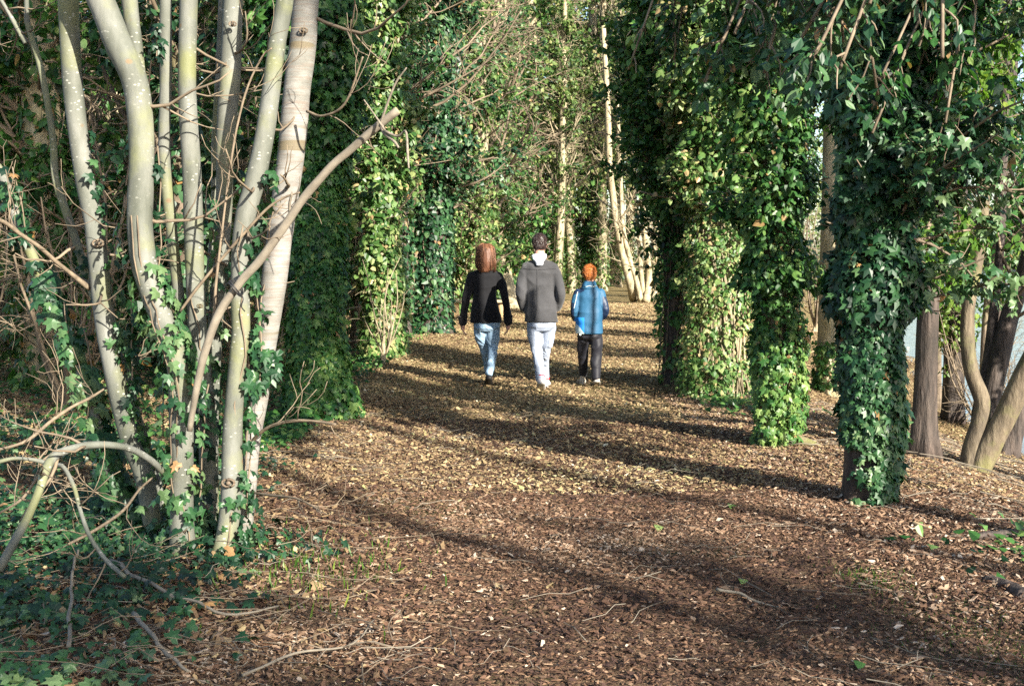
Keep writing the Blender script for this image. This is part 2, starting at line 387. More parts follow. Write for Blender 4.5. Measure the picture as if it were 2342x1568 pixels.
# ground ivy ---------------------------------------------------------
def ground_ivy(name, x, y, size, hmax, mat, tmpl, lo=0.):
    n = len(x); z = Hf(x, y)+rng.uniform(.01, hmax, n); p = np.stack([x, y, z], -1)
    N = np.array([.15, -.35, 1.0])+.42*rng.normal(size=(n, 3)); a = rng.uniform(0, 6.28, n)
    D = np.stack([np.cos(a), np.sin(a), rng.normal(-.15, .25, n)], -1)
    V, Fa, kk = leaves(p, N, D, rng.uniform(size*.5, size*1.3, n), tmpl)
    return stuff(name, V, Fa, mat, 'stuff', leaf_tone(n, kk, p, 1.5, lo))
x, y = frustum_pts(105000, 3.9, 10.5, .25)
edge = -1.05 + .25*vnoise(np.stack([x, y, 0*x], -1), 1.1, 3, 4) - .10*np.maximum(0, y-5)
dens = sstep((edge-x)/.8)*(.35+.75*sstep(.5+.8*vnoise(np.stack([x, y, 0*x], -1), 1.6, 3, 6)))*np.where(y > 7.6, .4, 1)*.8*np.where((y < 4.9), .8, 1.)
k = rng.random(len(x)) < dens*.62; x, y = x[k], y[k]
ground_ivy('ground_ivy', x, y, .050, .09, M['ivy_dark'], IVY)
print('ground ivy', len(x))
# ivy patch round the foot of the big ivy column, and along both path edges
xs, ys = [], []
for (cx, cy, sx_, sy_, n) in ((-2.1, 10.6, .30, .7, 2000), (-2.1, 17.3, .3, 1.2, 500), (-3.2, 13, 1.2, 2, 2500), (-2.2, 21, .4, 2, 600), (2.5, 12.9, .3, .5, 500), (3.05, 6.3, .35, .35, 260),
                              (-6, 16, 3, 4, 4500), (-8, 26, 4, 6, 4000), (1.2, 10.2, .8, .8, 4)):
    xs.append(rng.normal(cx, sx_, n)); ys.append(rng.normal(cy, sy_, n))
xs, ys = np.concatenate(xs), np.concatenate(ys); k = (xs < path_c(ys)-2.05) | (xs > path_c(ys)+1.7); xs, ys = xs[k], ys[k]
ground_ivy('trailing_ivy', xs, ys, .06, .10, M['ivy'], HEART, .05)
# grass wisps, right corner
def blades(name, cx, cy, sx_, sy_, n, h, tone):
    x = rng.normal(cx, sx_, n); y = rng.normal(cy, sy_, n); z = Hf(x, y); p = np.stack([x, y, z], -1)
    N = np.stack([rng.normal(0, 1, n), rng.normal(0, 1, n), .3*np.ones(n)], -1); D = np.stack([rng.normal(0, .45, n), rng.normal(0, .45, n), np.ones(n)], -1)
    T = (np.array([[-.05, 0, 0], [.05, 0, 0], [.03, .6, .05], [0, 1, .2]]), np.array([[0, 1, 2, 3]]))
    V, Fa, kk = leaves(p, N, D, rng.uniform(h*.4, h, n), T); stuff(name, V, Fa, M['yellow_leaf'], 'stuff', np.repeat(np.clip(rng.normal(tone, .2, n), 0, 1), kk))
blades('grass', 1.95, 4.95, .22, .3, 1500, .03, .2)
blades('grass', 1.75, 5.75, .10, .15, 500, .04, .4)
blades('grass', -.95, 5.8, .25, .4, 300, .09, .5)

# twig litter: fine stuff lying about
def ground_twigs(name, x, y, lmin, lmax, r, mat, lift=.03):
    n = len(x); a = rng.uniform(0, 6.28, n); L = rng.uniform(lmin, lmax, n); k = 5
    Pn = np.empty((n, k, 3)); Pn[:, 0, 0] = x; Pn[:, 0, 1] = y
    for j in range(1, k):
        a = a+rng.normal(0, .25, n); Pn[:, j, 0] = Pn[:, j-1, 0]+np.cos(a)*L/(k-1); Pn[:, j, 1] = Pn[:, j-1, 1]+np.sin(a)*L/(k-1)
    Pn[:, :, 2] = Hf(Pn[:, :, 0], Pn[:, :, 1])+.01+np.abs(rng.normal(0, lift, (n, 1)))+rng.normal(0, lift*.3, (n, k))
    V, Fa = tubes(Pn, np.ones((n, k))*rng.uniform(.5, 1.2, (n, 1))*r*np.linspace(1, .5, k)[None], 4)
    stuff(name, V, Fa, mat)
x, y = frustum_pts(2000, 4, 12, .1); k = rng.random(len(x)) < np.where(x < -.6, .85, .30); ground_twigs('twig_litter', x[k], y[k], .08, .42, .0022, M['deadwood'])
x, y = frustum_pts(500, 4, 7, .1); k = x < -.3; x, y, k = x[::2], y[::2], k[::2]; ground_twigs('dead_stems', x[k], y[k], .3, .7, .0028, M['twig'], .06)
x = rng.uniform(2.5, 6, 700); y = rng.uniform(7, 14, 700); ground_twigs('bank_twigs', x, y, .12, .6, .004, M['deadwood'])

# ------------------------------------------------------------------ coppiced multi-stem tree, traced stem by stem at its own depth
cop_base = G(455, 1262)
cop = thing('coppiced_tree', 'clump of smooth pale grey stems splaying from one ivy-clad base', 'tree', tuple(cop_base))
def stem3(rows, Y0, Y1, k=40):
    """rows u, v, width px; Y0 depth at first row, Y1 at last"""
    r = spline(rows, k); Y = np.linspace(Y0, Y1, k)
    p = np.array([P(a, b_, c) for (a, b_), c in zip(r[:, :2], Y)]); R = r[:, 2]/2*Y/F*1.0
    return p, R
stems = {
 1: ([(150,-160,44),(156,0,45),(167,200,43),(192,400,41),(213,502,41),(225,602,43),(243,753,45),(251,802,43),(272,906,43),(298,1010,43),(329,1089,42),(349,1193,42),(372,1262,40)], 6.5, 6.45),
 2: ([(150,-160,56),(230,0,58),(270,100,60),(305,176,59),(319,251,58),(324,351,57),(321,452,59),(320,520,59),(330,602,57),(351,677,56),(372,728,52),(392,775,50),(408,854,50),(415,984,54),(417,1089,50),(416,1167,52),(418,1290,60)], 6.25, 6.1),
 3: ([(380,-160,27),(379,0,27),(379,200,26),(376,351,25),(390,502,26),(406,652,25),(424,800,25),(438,930,25),(452,1060,26),(460,1180,28)], 6.5, 6.45),
 4: ([(436,-160,40),(432,0,40),(428,200,41),(439,401,42),(445,602,42),(452,753,41),(463,854,40),(475,984,41),(477,1115,42),(476,1230,44)], 6.4, 6.35),
 5: ([(540,-160,42),(533,0,43),(528,150,46),(517,301,44),(514,401,40),(511,502,38),(505,602,36),(493,740,34),(485,900,34),(482,1050,34),(484,1200,36)], 6.65, 6.5),
 6: ([(668,-160,38),(652,0,38),(634,100,38),(621,200,40),(607,301,43),(587,401,44),(565,480,45),(552,560,43),(549,640,43),(551,753,42),(546,802,41),(537,906,42),(531,1010,46),(531,1115,49),(523,1193,48),(510,1250,44),(494,1300,46)], 6.2, 6.0),
 7: ([(716,-160,58),(700,0,59),(693,100,61),(680,200,61),(666,351,62),(645,502,58),(626,652,57),(612,753,52),(604,820,46),(594,906,42),(577,1010,38),(568,1115,38),(556,1240,42)], 6.55, 6.3),
 8: ([(285,-160,34),(296,0,35),(304,60,32),(312,120,30),(322,190,26)], 6.4, 6.3),
 9: ([(60,-100,10),(61,0,10),(64,60,12),(92,150,14),(113,260,14),(123,340,15),(127,410,16),(150,480,17),(180,570,18),(200,640,18),(232,720,17),(268,800,15),(298,868,15),(310,930,15),(332,1000,15),(355,1080,16),(380,1180,18)], 6.8, 6.6),
 10: ([(-10,-20,9),(20,30,9),(60,100,12)], 6.8, 6.8),
 11: ([(-6,380,18),(20,440,21),(45,520,22),(80,600,23),(110,680,23),(150,770,24),(192,870,25),(222,970,25),(250,1070,26),(280,1150,27),(305,1250,28)], 7.1, 6.6),
 12: ([(506,-60,9),(503,50,10),(496,200,10),(489,330,11),(487,500,11),(470,700,12)], 6.9, 6.8)}
allstems = {}
for k_, (rows, a_, b_) in stems.items():
    p, R = stem3(rows, a_, b_, 70)
    R = R*(1+.035*vnoise(p, 3, 3, k_)+.02*vnoise(p, 14, 2, k_)); allstems[k_] = (p, R)
    V, Fa = tubes(p, R, 20); V = V + .003*vnoise(V, 22, 3, 2)[:, None]*nrm(V-V.mean(0))
    part('stem', V, Fa, M['bark_cherry' if k_ == 7 else 'bark_grey'], cop, label={7: 'thickest stem, pinkish grey bark with horizontal bands', 2: 'thick stem bending sharply to the left near its fork'}.get(k_), world_co=True)
# knot scars
for (u_, v_, Y_, r_) in ((224, 556, 6.46, .030), (522, 1104, 6.02, .032), (332, 540, 6.2, .022), (322, 500, 6.2, .02), (694, 70, 6.45, .022), (663, 285, 6.5, .02), (457, 700, 6.3, .016), (532, 55, 6.55, .02)):
    c = P(u_, v_, Y_); th = np.linspace(0, 6.283, 13)
    d = nrm(np.array([0, 0, CAM_Z])-c); ring = np.stack([c+d*.055*(r_/.03)+.0*th[0]+r_*np.array([math.cos(a)*.95, 0, math.sin(a)*.62]) for a in th])
    part('knot', *merge([tubes(ring-d*.012, np.ones(13)*r_*.22, 6), tubes(np.stack([c+d*.02, c+d*.058*(r_/.03)]), np.array([r_*.5, r_*.3]), 8)]), M['bark_brown'], cop, world_co=True)
# branches of the clump
def traced(name, rows, Y0, Y1, mat, parent, k=30, label=None, sides=9, wob=.0):
    p, R = stem3(rows, Y0, Y1, k)
    R = R*(1+.06*vnoise(p, 20, 2, 1))
    if wob: p = p + wob*np.stack([vnoise(p, 6, 3, i) for i in range(3)], -1)*np.linspace(0, 1, k)[:, None]
    V, Fa = tubes(p, R, sides); return part(name, V, Fa, mat, parent, label=label, world_co=True), p, R
fine = []
for rows, Y0, Y1 in (([(398,1104,18),(372,1078,18),(345,1052,18),(300,1026,19),(250,1017,20),(200,1018,21),(155,1028,22),(122,1045,26),(102,1080,25),(90,1120,23),(62,1185,24),(32,1240,24),(-4,1305,26)], 6.15, 5.2),
        ([(205,660,15),(165,628,13),(130,600,12),(90,565,12),(50,538,11),(15,512,12),(-10,500,12)], 6.5, 6.0),
        ([(-8,1057,12),(30,1048,11),(70,1050,10),(108,1058,14)], 5.6, 5.75),
        ([(-8,1029,8),(60,1008,9),(120,960,10),(165,930,9),(205,910,8),(245,885,5)], 6.0, 6.5),
        ([(104,1082,14),(140,1064,12),(168,1110,12),(183,1165,12),(205,1225,12),(240,1277,13),(285,1318,13)], 5.75, 5.1),
        ([(348,1092,5),(318,1120,7),(280,1168,8),(220,1210,9),(156,1244,7)], 6.1, 5.6),
        ([(-6,1176,7),(50,1140,8),(90,1085,8)], 5.5, 5.6),
        ([(570,1018,11),(592,992,10),(625,972,9),(672,962,9),(720,963,8),(768,970,7)], 6.25, 5.9),
        ([(412,712,7),(450,660,8),(500,600,8),(556,536,8),(610,478,7),(650,452,6),(686,440,4)], 6.1, 6.0),
        ([(488,740,8),(494,650,8),(504,560,7),(520,430,6),(540,300,6),(566,200,6),(600,130,5),(622,110,4)], 6.05, 5.95),
        ([(566,1124,6),(620,1132,7),(680,1140,6),(735,1168,5)], 6.1, 5.5),
        ([(702,255,8),(740,265,7),(790,235,6),(830,130,5)], 6.3, 6.0)):
    rows = [(a, b_, w*.85) for a, b_, w in rows]; _, p, R = traced('branch', rows, Y0, Y1, M['bark_grey'] if rows[0][2] > 13 or rows[-1][2] > 11 else M['twig'], cop)
    fine.append((p, R))
for (p, R) in fine[:5] + [allstems[9], allstems[10], allstems[12]]:
    pass
src = np.stack([spline(p, 12) for p, R in fine+[allstems[9], allstems[10]]]); srr = np.stack([spline(R[:, None], 12)[:, 0] for p, R in fine+[allstems[9], allstems[10]]])
t1, r1 = grow(src, srr, 4, (.25, .6), 7, .3, 1, 1.2, .18, .3, .45); t2, r2 = grow(t1, r1, 3, (.12, .3), 5, .2, 1, 1.0, .2, .2, .6)
# twigs from the main stems, reaching up and out
big = [allstems[i] for i in (1, 2, 3, 4, 5, 6, 7)]
bs = np.stack([spline(p, 14)[:10] for p, R in big]); br = np.stack([spline(R[:, None], 14)[:10, 0] for p, R in big])
t3, r3 = grow(bs, br*.22, 3, (.4, 1.0), 8, .0, .8, 2.2, .16, .6, .8); t4, r4 = grow(t3, r3, 4, (.15, .4), 5, .2, 1, 1.1, .2, .3, .6)
part('twig_foliage', *merge([tubes(a, np.clip(b_, .0016, .01), 5) for a, b_ in ((t1, r1), (t2, r2), (t3, r3), (t4, r4))]), M['twig'], cop, world_co=True)
# ivy leaves climbing the stems
def stem_ivy(p, R, n, t0, t1, size, side=None, spread=1.2, bias=1., thick=.03, tmpl=IVY, lo=0.):
    t = (t0+(t1-t0)*rng.random(n)**bias)*(len(p)-1.001); i = t.astype(int); u = (t-i)[:, None]
    c = p[i]*(1-u)+p[i+1]*u; r = R[i]
    th = rng.uniform(0, 6.28, n) if side is None else side+rng.normal(0, spread, n)
    o = np.stack([np.cos(th), -np.sin(th), np.zeros(n)], -1)
    q = c + o*(r+thick*rng.random(n)**.7+.008)[:, None]
    N = nrm(o+.35*rng.normal(size=(n, 3))+np.array([0, -.15, .45])); D = np.array([0, 0, -1.])+.55*rng.normal(size=(n, 3))+.3*o
    V, Fa, kk = leaves(q, N, D, rng.uniform(size*.55, size*1.25, n), tmpl); return V, Fa, leaf_tone(n, kk, q, 2.0, lo), q
LV = []
for sid, n, a_, b_, sd, sp_, sz in ((1, 46, .45, .7, 0, .4, .07), (1, 40, .2, .62, .1, .3, .06), (1, 36, .7, 1, .3, 1.0, .065), (2, 40, .28, .62, 3.3, .3, .07), (2, 60, .5, .8, .1, .3, .065), (2, 110, .64, 1, 1.6, 1.5, .065),
        (3, 60, .55, 1, .4, 1, .075), (4, 40, .62, 1, .6, 1.2, .065), (5, 70, .35, 1, None, 1, .06), (6, 80, .45, 1, .1, .35, .065), (6, 16, .8, 1, 2, 1.2, .06), (6, 40, .3, .5, .2, .5, .07),
        (7, 26, .64, .72, 1.3, .5, .07), (7, 40, .62, 1, 2.8, .8, .065), (11, 330, .35, 1, .4, 1.2, .085), (11, 60, 0., .4, 1, 1.5, .09), (9, 90, .5, 1, None, 1, .06)):
    p, R = allstems[sid]; LV.append(stem_ivy(p, R, n, a_, b_, sz, sd, sp_, 1., .05)[:3])
# loose trails between the stems
trails = []
for (u0, v0, u1, v1, Y_) in ((365, 330, 372, 1000, 6.2), (560, 560, 575, 1180, 6.15), (585, 600, 590, 900, 6.3), (200, 760, 240, 980, 6.8), (150, 700, 200, 960, 6.8), (470, 870, 465, 1200, 6.2), (290, 700, 300, 900, 6.4), (500, 450, 490, 760, 6.45), (10, 380, 60, 560, 6.9), (345, 60, 350, 140, 6.3)):
    a0, a1 = P(u0, v0, Y_), P(u1, v1, Y_); tt = np.linspace(0, 1, 10)[:, None]; pl = a0*(1-tt)+a1*tt; pl = pl+.03*np.stack([vnoise(pl, 5, 3, i) for i in range(3)], -1); trails.append(pl)
trails = np.array(trails); V, Fa, tn = leaves_on(trails, 20, .045, .062, IVY, 0, .5); LV.append((V, Fa, tn))
# thick skirt of ivy at the foot
n = 420; a = rng.uniform(0, 6.28, n); rr = np.abs(rng.normal(0, .26, n)); q = np.stack([cop_base[0]+rr*np.cos(a)*1.35, cop_base[1]+.1+rr*np.sin(a), cop_base[2]+rng.uniform(.01, .20, n)*np.exp(-rr*2)], -1)
V, Fa, kk = leaves(q, np.stack([np.cos(a), np.sin(a)-.4, .9+0*a], -1)+.4*rng.normal(size=(n, 3)), np.stack([np.cos(a), np.sin(a), -.6+0*a], -1)+.5*rng.normal(size=(n, 3)), rng.uniform(.03, .065, n), IVY)
LV.append((V, Fa, leaf_tone(n, kk, q, 2)))
v_, f_ = merge([(a, b_) for a, b_, c in LV]); part('ivy', v_, f_, M['ivy_dark'], cop, tone=np.concatenate([c for a, b_, c in LV]), smooth=False, world_co=True)
part('ivy_foliage_stem', *merge([tubes(trails, np.full(trails.shape[:2], .004), 5)] + [tubes(spline(allstems[i][0][28:], 30)+np.array([dx, -allstems[i][1].mean()*.98, 0])+.035*np.stack([vnoise(spline(allstems[i][0][28:], 30), 7, 3, i+j) for j in range(3)], -1), np.full(30, .004), 5) for i, dx in ((2, .01), (2, -.02), (4, 0), (6, .02), (7, -.02))]), M['twig'], cop, world_co=True)

# dead pole leaning across the clump
dp, dR = stem3([(432,985,17),(440,920,19),(452,860,21),(474,780,22),(503,708,23),(545,652,23),(596,594,23),(648,524,23),(698,450,22),(750,388,22),(800,342,22),(850,299,22),(906,256,23)], 6.0, 5.75, 52)
dp = dp+.006*np.stack([vnoise(dp, 5, 3, i) for i in range(3)], -1)
dR = dR*.84*(1+.07*vnoise(dp, 12, 3, 3)); pole = thing('dead_pole', 'sawn-off dead branch leaning diagonally across the pale stems', 'branch', tuple(dp[0]))
V, Fa = tubes(dp, dR, 14); part('pole_wood', V, Fa, M['deadwood'], pole, world_co=True)
e = nrm(dp[-1]-dp[-2]); V, Fa = tubes(np.stack([dp[-1]-e*.002, dp[-1]+e*.004]), np.array([dR[-1]*.93, dR[-1]*.9]), 14); part('sawn_end', V, Fa, M['cutwood'], pole, world_co=True)
for rows, Y0, Y1 in (([(872,286,10),(880,305,10),(900,322,8),(912,338,6)], 5.7, 5.6), ([(880,300,7),(910,312,6),(928,300,5),(932,345,6),(935,385,4)], 5.65, 5.5), ([(832,228,3),(856,262,4),(880,298,6)], 5.6, 5.65), ([(868,290,6),(885,240,6),(905,190,5),(930,155,3)], 5.7, 5.6),
                     ([(668,486,8),(666,505,8),(662,470,7),(668,440,5)], 5.9, 5.8)):
    traced('side_twig', rows, Y0, Y1, M['deadwood'], pole, 14, sides=7)
m, t, b, o = new_mat('black_cord'); b.inputs['Base Color'].default_value = (.015, .015, .017, 1); b.inputs['Roughness'].default_value = .5
c = P(538, 660, 5.91); th = np.linspace(0, 6.283*1.05, 26); ax_ = nrm(dp[20]-dp[18]); s1 = nrm(np.cross(ax_, [0, 1, 0])); s2 = np.cross(ax_, s1)
loop_ = np.stack([c+ax_*.012*math.sin(a*1.5)+s1*math.cos(a)*.044+s2*math.sin(a)*.044 for a in th])
tail = np.array([P(*q) for q in ((545, 670, 5.86), (556, 682, 5.84), (552, 700, 5.84), (560, 712, 5.85))])
co = thing('cord', 'black cord knotted round the leaning dead pole', 'cord', tuple(c)); part('cord_loop', *merge([tubes(loop_, np.full(26, .004), 6), tubes(spline(tail, 14), np.full(14, .003), 6), tubes(loop_+ax_*.01, np.full(26, .0035), 6)]), m, co, world_co=True)

# ------------------------------------------------------------------ ivy-clad trees
def ivy_tree(name, label, cat, base, trunk, R, bmat='bark_dark', lmat='ivy', sheath=None, shoots=None, group=None, tmpl=HEART, sides=14, branches=None, rz=0, vines=0, tone_lo=0., twmat='twig', flare=1.5):
    """trunk: rows (dx,dy,z); R: radius rows the same length; all local to base"""
    bx_, by_ = base; bz = float(Hf(bx_, by_)); o_ = thing(name, label, cat, (bx_, by_, bz), group, rz)
    k = 44; p = spline(trunk, k); r = spline(np.array(R)[:, None], k)[:, 0]; p[0, 2] -= .12
    r = r*(1+(flare-1)*np.exp(-(p[:, 2]+.1)/.22))
    V, Fa = tubes(p, r, sides*2)
    ang = np.arctan2(V[:, 1], V[:, 0]); nn = vnoise(V*np.array([1, 1, .35]), 9, 3, 1)
    cen = np.zeros_like(V); tt = np.clip(np.interp(V[:, 2], p[:, 2], np.arange(k)), 0, k-1); cen[:, 0] = np.interp(tt, np.arange(k), p[:, 0]); cen[:, 1] = np.interp(tt, np.arange(k), p[:, 1]); cen[:, 2] = V[:, 2]
    V = V + (V-cen)*(.07*nn + .16*np.exp(-np.maximum(V[:, 2], 0)/.25)*np.sin(ang*5+bx_))[:, None]
    part('trunk', V, Fa, M[bmat], o_)
    LV = []; TW = []
    if vines:
        vp = []
        for i in range(vines):
            zz = np.linspace(0, rng.uniform(.5, 1)*p[-1, 2], 24); c_ = np.stack([np.interp(zz, p[:, 2], p[:, 0]), np.interp(zz, p[:, 2], p[:, 1]), zz], -1); rr = np.interp(zz, p[:, 2], r)*1.06+rng.uniform(.008, .045 if sheath else .01)
            a = rng.uniform(0, 6.28)+.5*np.sin(zz*rng.uniform(.6, 2)+rng.uniform(0, 6)); vp.append(c_+np.stack([np.cos(a)*rr, np.sin(a)*rr, 0*a], -1))
        V, Fa = tubes(np.array(vp), rng.uniform(.005, .014, (vines, 1))*np.ones((1, 24)), 6); part('ivy_foliage_stem', V, Fa, M['twig' if bmat != 'bark_pale' else 'twig_pale'], o_)
    for sh in (sheath or []):
        n = sh['n']; z = rng.uniform(sh['z'][0], sh['z'][1], n); th = rng.uniform(0, 6.28, n) if 'az' not in sh else sh['az']+rng.normal(0, sh.get('azs', .8), n)
        c_ = np.stack([np.interp(z, p[:, 2], p[:, 0]), np.interp(z, p[:, 2], p[:, 1]), z], -1); rr = np.interp(z, p[:, 2], r)
        o = np.stack([np.cos(th), np.sin(th), 0*th], -1); q0 = c_+o*rr[:, None]
        nz = vnoise(q0, sh.get('f', 2.2), 3, int(abs(bx_)*7) % 30); cover = sh.get('cover', 1.)
        keep = rng.random(n) < np.clip(cover+.6*nz, 0, 1) if cover < 1 else np.ones(n, bool)
        th_ = sh['t']*(.15+1.05*np.clip(.45+1.0*nz, 0, 1.5))*(1+sh.get('grow', 0)*(z/ max(sh['z'][1], .1)))
        q = q0+o*(th_*rng.random(n)**.5+.01)[:, None]; q, o, n = q[keep], o[keep], int(keep.sum())
        N = nrm(o*.9+.42*rng.normal(size=(n, 3))+np.array([.1, -.1, .4])); D = np.array([0, 0, -1.])+.55*rng.normal(size=(n, 3))+.25*o
        V, Fa, kk = leaves(q, N, D, sh['s']*np.clip(rng.lognormal(-.12, .38, n), .35, 1.8), sh.get('tm', tmpl)); LV.append((V, Fa, leaf_tone(n, kk, q, 1.8, tone_lo+sh.get('lo', 0.))))
    if sheath and sheath[0]['n'] > 1100 and bx_*by_ != 0: shoots = (shoots or [])+[Sh(n=22, z=(.5, 2.8), L=(.10, .32), m=4, l=(.08, .25), per=9, s=sheath[0]['s']*.9, off=.06, up=.0, rs=.05)]
    for s_ in (shoots or []):
        z0, z1 = s_['z']; n1 = s_['n']; kk_ = np.clip(np.interp([z0, z1], p[:, 2], np.arange(k)), 0, k-1)/(k-1.001)
        a, ra = grow(p[None], r[None], n1, s_['L'], 8, kk_[0], min(kk_[1], 1.), s_.get('spread', 2.2), s_.get('bend', .13), s_.get('up', .1), s_.get('rs', .12), .3, s_.get('az'))
        b2, rb = grow(a, ra, s_['m'], s_['l'], 6, .12, 1, 1.1, .2, s_.get('up2', -.15), .5, .5)
        TW += [(a, np.clip(ra, .004, .05)), (b2, np.clip(rb, .0025, .02))]
        if s_.get('per'):
            LV.append(leaves_on(b2, s_['per'], s_.get('off', .09), s_['s'], s_.get('tm', tmpl), .1, s_.get('upn', .5), tone_lo+s_.get('lo', 0.), 1.1))
        if s_.get('twigs'):
            c3, rc = grow(b2, rb, s_['twigs'], (.15, .5), 5, .1, 1, 1.0, .22, .1, .6, .5); TW.append((c3, np.clip(rc, .002, .01)))
    if branches:
        for bl in branches: part('branch', *tubes(spline(bl[0], 24), spline(np.array(bl[1])[:, None], 24)[:, 0], 10), M[bmat], o_)
    if LV:
        v_, f_ = merge([(a, b_) for a, b_, c in LV]); part('ivy', v_, f_, M[lmat], o_, tone=np.concatenate([c for a, b_, c in LV]), smooth=False)
    if TW: part('twig_foliage', *merge([tubes(a, b_, 5, False) for a, b_ in TW]), M[twmat], o_)
    return o_
def straight(h, lx=0, ly=0, bend=0): return [(0, 0, 0), (lx*.3+bend, ly*.3, h*.3), (lx*.65+bend*.6, ly*.65, h*.65), (lx, ly, h)]

Sh = dict
# A: nearest column on the right
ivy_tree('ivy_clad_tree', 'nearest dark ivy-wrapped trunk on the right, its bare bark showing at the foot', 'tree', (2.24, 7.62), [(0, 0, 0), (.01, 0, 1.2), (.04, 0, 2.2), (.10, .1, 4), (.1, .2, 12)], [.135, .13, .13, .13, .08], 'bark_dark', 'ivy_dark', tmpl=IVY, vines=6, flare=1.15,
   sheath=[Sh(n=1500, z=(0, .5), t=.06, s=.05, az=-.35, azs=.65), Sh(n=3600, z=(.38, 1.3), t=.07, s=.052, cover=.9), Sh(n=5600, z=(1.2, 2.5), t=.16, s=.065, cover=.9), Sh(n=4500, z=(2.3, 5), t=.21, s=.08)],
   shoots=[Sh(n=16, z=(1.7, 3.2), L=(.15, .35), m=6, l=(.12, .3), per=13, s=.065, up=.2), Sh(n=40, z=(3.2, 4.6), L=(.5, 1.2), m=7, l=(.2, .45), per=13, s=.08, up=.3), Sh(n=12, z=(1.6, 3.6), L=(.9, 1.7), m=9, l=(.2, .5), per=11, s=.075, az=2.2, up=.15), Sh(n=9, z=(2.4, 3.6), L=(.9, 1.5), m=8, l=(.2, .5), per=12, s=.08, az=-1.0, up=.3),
           Sh(n=5, z=(1.2, 1.9), L=(.2, .45), m=4, l=(.1, .3), per=8, s=.065), Sh(n=80, z=(4.6, 11.6), L=(.9, 2.1), m=8, l=(.3, .7), per=11, s=.115, up=.4), Sh(n=11, z=(1.15, 2.2), L=(.8, 1.4), m=6, l=(.15, .4), per=12, s=.07, az=1.3, up=-.1, lo=.25)])
# B
ivy_tree('ivy_clad_tree', 'slim column of glossy ivy second from the right, with a mossy root at its foot', 'tree', (2.17, 10.05), [(0, 0, 0), (.02, 0, 1.3), (-.02, 0, 2.6), (-.12, 0, 5), (-.1, 0, 12)], [.125, .12, .12, .11, .08], 'bark_brown', 'ivy', tmpl=HEART, vines=8, flare=1.3,
   sheath=[Sh(n=4200, z=(0, 1.5), t=.11, s=.05, lo=.12, tm=IVY, cover=.62, f=3.4), Sh(n=6200, z=(1.3, 3.2), t=.26, s=.055, lo=.08, cover=.85), Sh(n=5000, z=(3, 6), t=.35, s=.075)],
   shoots=[Sh(n=22, z=(2.0, 3.2), L=(.3, .7), m=6, l=(.15, .35), per=13, s=.06, up=.2, lo=.08), Sh(n=36, z=(3.1, 4.8), L=(.4, 1.1), m=7, l=(.2, .4), per=13, s=.065, up=.25, lo=.08), Sh(n=9, z=(1.7, 3.2), L=(.4, .9), m=7, l=(.15, .35), per=12, s=.068, az=-1.6, lo=.1), Sh(n=80, z=(5.2, 11.6), L=(.9, 2.2), m=8, l=(.3, .7), per=11, s=.115, up=.4)])
rp = spline([(.10, -.08, .08), (.25, -.12, .04), (.42, -.2, -.04), (.58, -.25, -.12)], 12)
rt = bpy.data.objects['ivy_clad_tree.001']; part('root', *tubes(rp, np.linspace(.055, .02, 12), 10), M['bark_moss'], rt, label='moss-green root')
# C: big lit mass with pale vines, and the dark trunk beside it
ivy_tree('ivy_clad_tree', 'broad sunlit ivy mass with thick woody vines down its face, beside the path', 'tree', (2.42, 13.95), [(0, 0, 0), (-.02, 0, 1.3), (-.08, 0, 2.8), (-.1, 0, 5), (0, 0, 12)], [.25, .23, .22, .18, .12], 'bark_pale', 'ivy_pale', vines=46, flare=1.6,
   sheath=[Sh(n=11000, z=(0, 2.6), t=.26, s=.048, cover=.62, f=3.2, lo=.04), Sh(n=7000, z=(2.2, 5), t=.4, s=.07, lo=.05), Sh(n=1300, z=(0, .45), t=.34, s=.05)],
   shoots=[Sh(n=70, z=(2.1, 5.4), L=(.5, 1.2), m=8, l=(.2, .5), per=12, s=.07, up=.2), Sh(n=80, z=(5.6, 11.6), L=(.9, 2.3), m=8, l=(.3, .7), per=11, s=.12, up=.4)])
ivy_tree('ivy_clad_tree', 'dark shaded trunk right of the child, ivy only on its upper half', 'tree', (1.99, 14.95), [(0, 0, 0), (0, 0, 1.2), (-.06, 0, 2.4), (-.16, 0, 4.2), (-.1, 0, 9)], [.125, .12, .115, .11, .09], 'bark_dark', 'ivy', vines=14, flare=1.7,
   sheath=[Sh(n=2600, z=(.0, 2.4), t=.12, s=.055, cover=.42), Sh(n=1000, z=(.2, 2), t=.16, s=.055, az=.1, azs=.5), Sh(n=5600, z=(2.0, 6), t=.36, s=.065)],
   shoots=[Sh(n=10, z=(1.5, 2.4), L=(.3, .7), m=6, l=(.2, .5), per=11, s=.065, up=.0), Sh(n=80, z=(2.3, 5.6), L=(.5, 1.35), m=8, l=(.2, .5), per=13, s=.07, up=.2), Sh(n=20, z=(3, 4.6), L=(.7, 1.5), m=8, l=(.2, .5), per=12, s=.075, az=-1.5, up=.1), Sh(n=24, z=(5.5, 8.5), L=(.8, 1.5), m=8, l=(.3, .6), per=11, s=.09, up=.4)])
# trunk leaning between C and B
ivy_tree('leaning_tree', 'dark bare trunk leaning left between the broad ivy mass and the slim ivy column', 'tree', (3.0, 14.6), [(0, 0, 0), (-.10, 0, 1.1), (-.17, 0, 2.1), (-.25, 0, 4), (-.3, 0, 8)], [.10, .095, .09, .08, .06], 'bark_dark', 'ivy', vines=2,
   sheath=[Sh(n=1500, z=(1.4, 4), t=.16, s=.06, lo=.1), Sh(n=250, z=(0, 1.4), t=.06, s=.055)], shoots=[Sh(n=22, z=(1.8, 5), L=(.4, .9), m=6, l=(.2, .4), per=11, s=.065, lo=.1)])
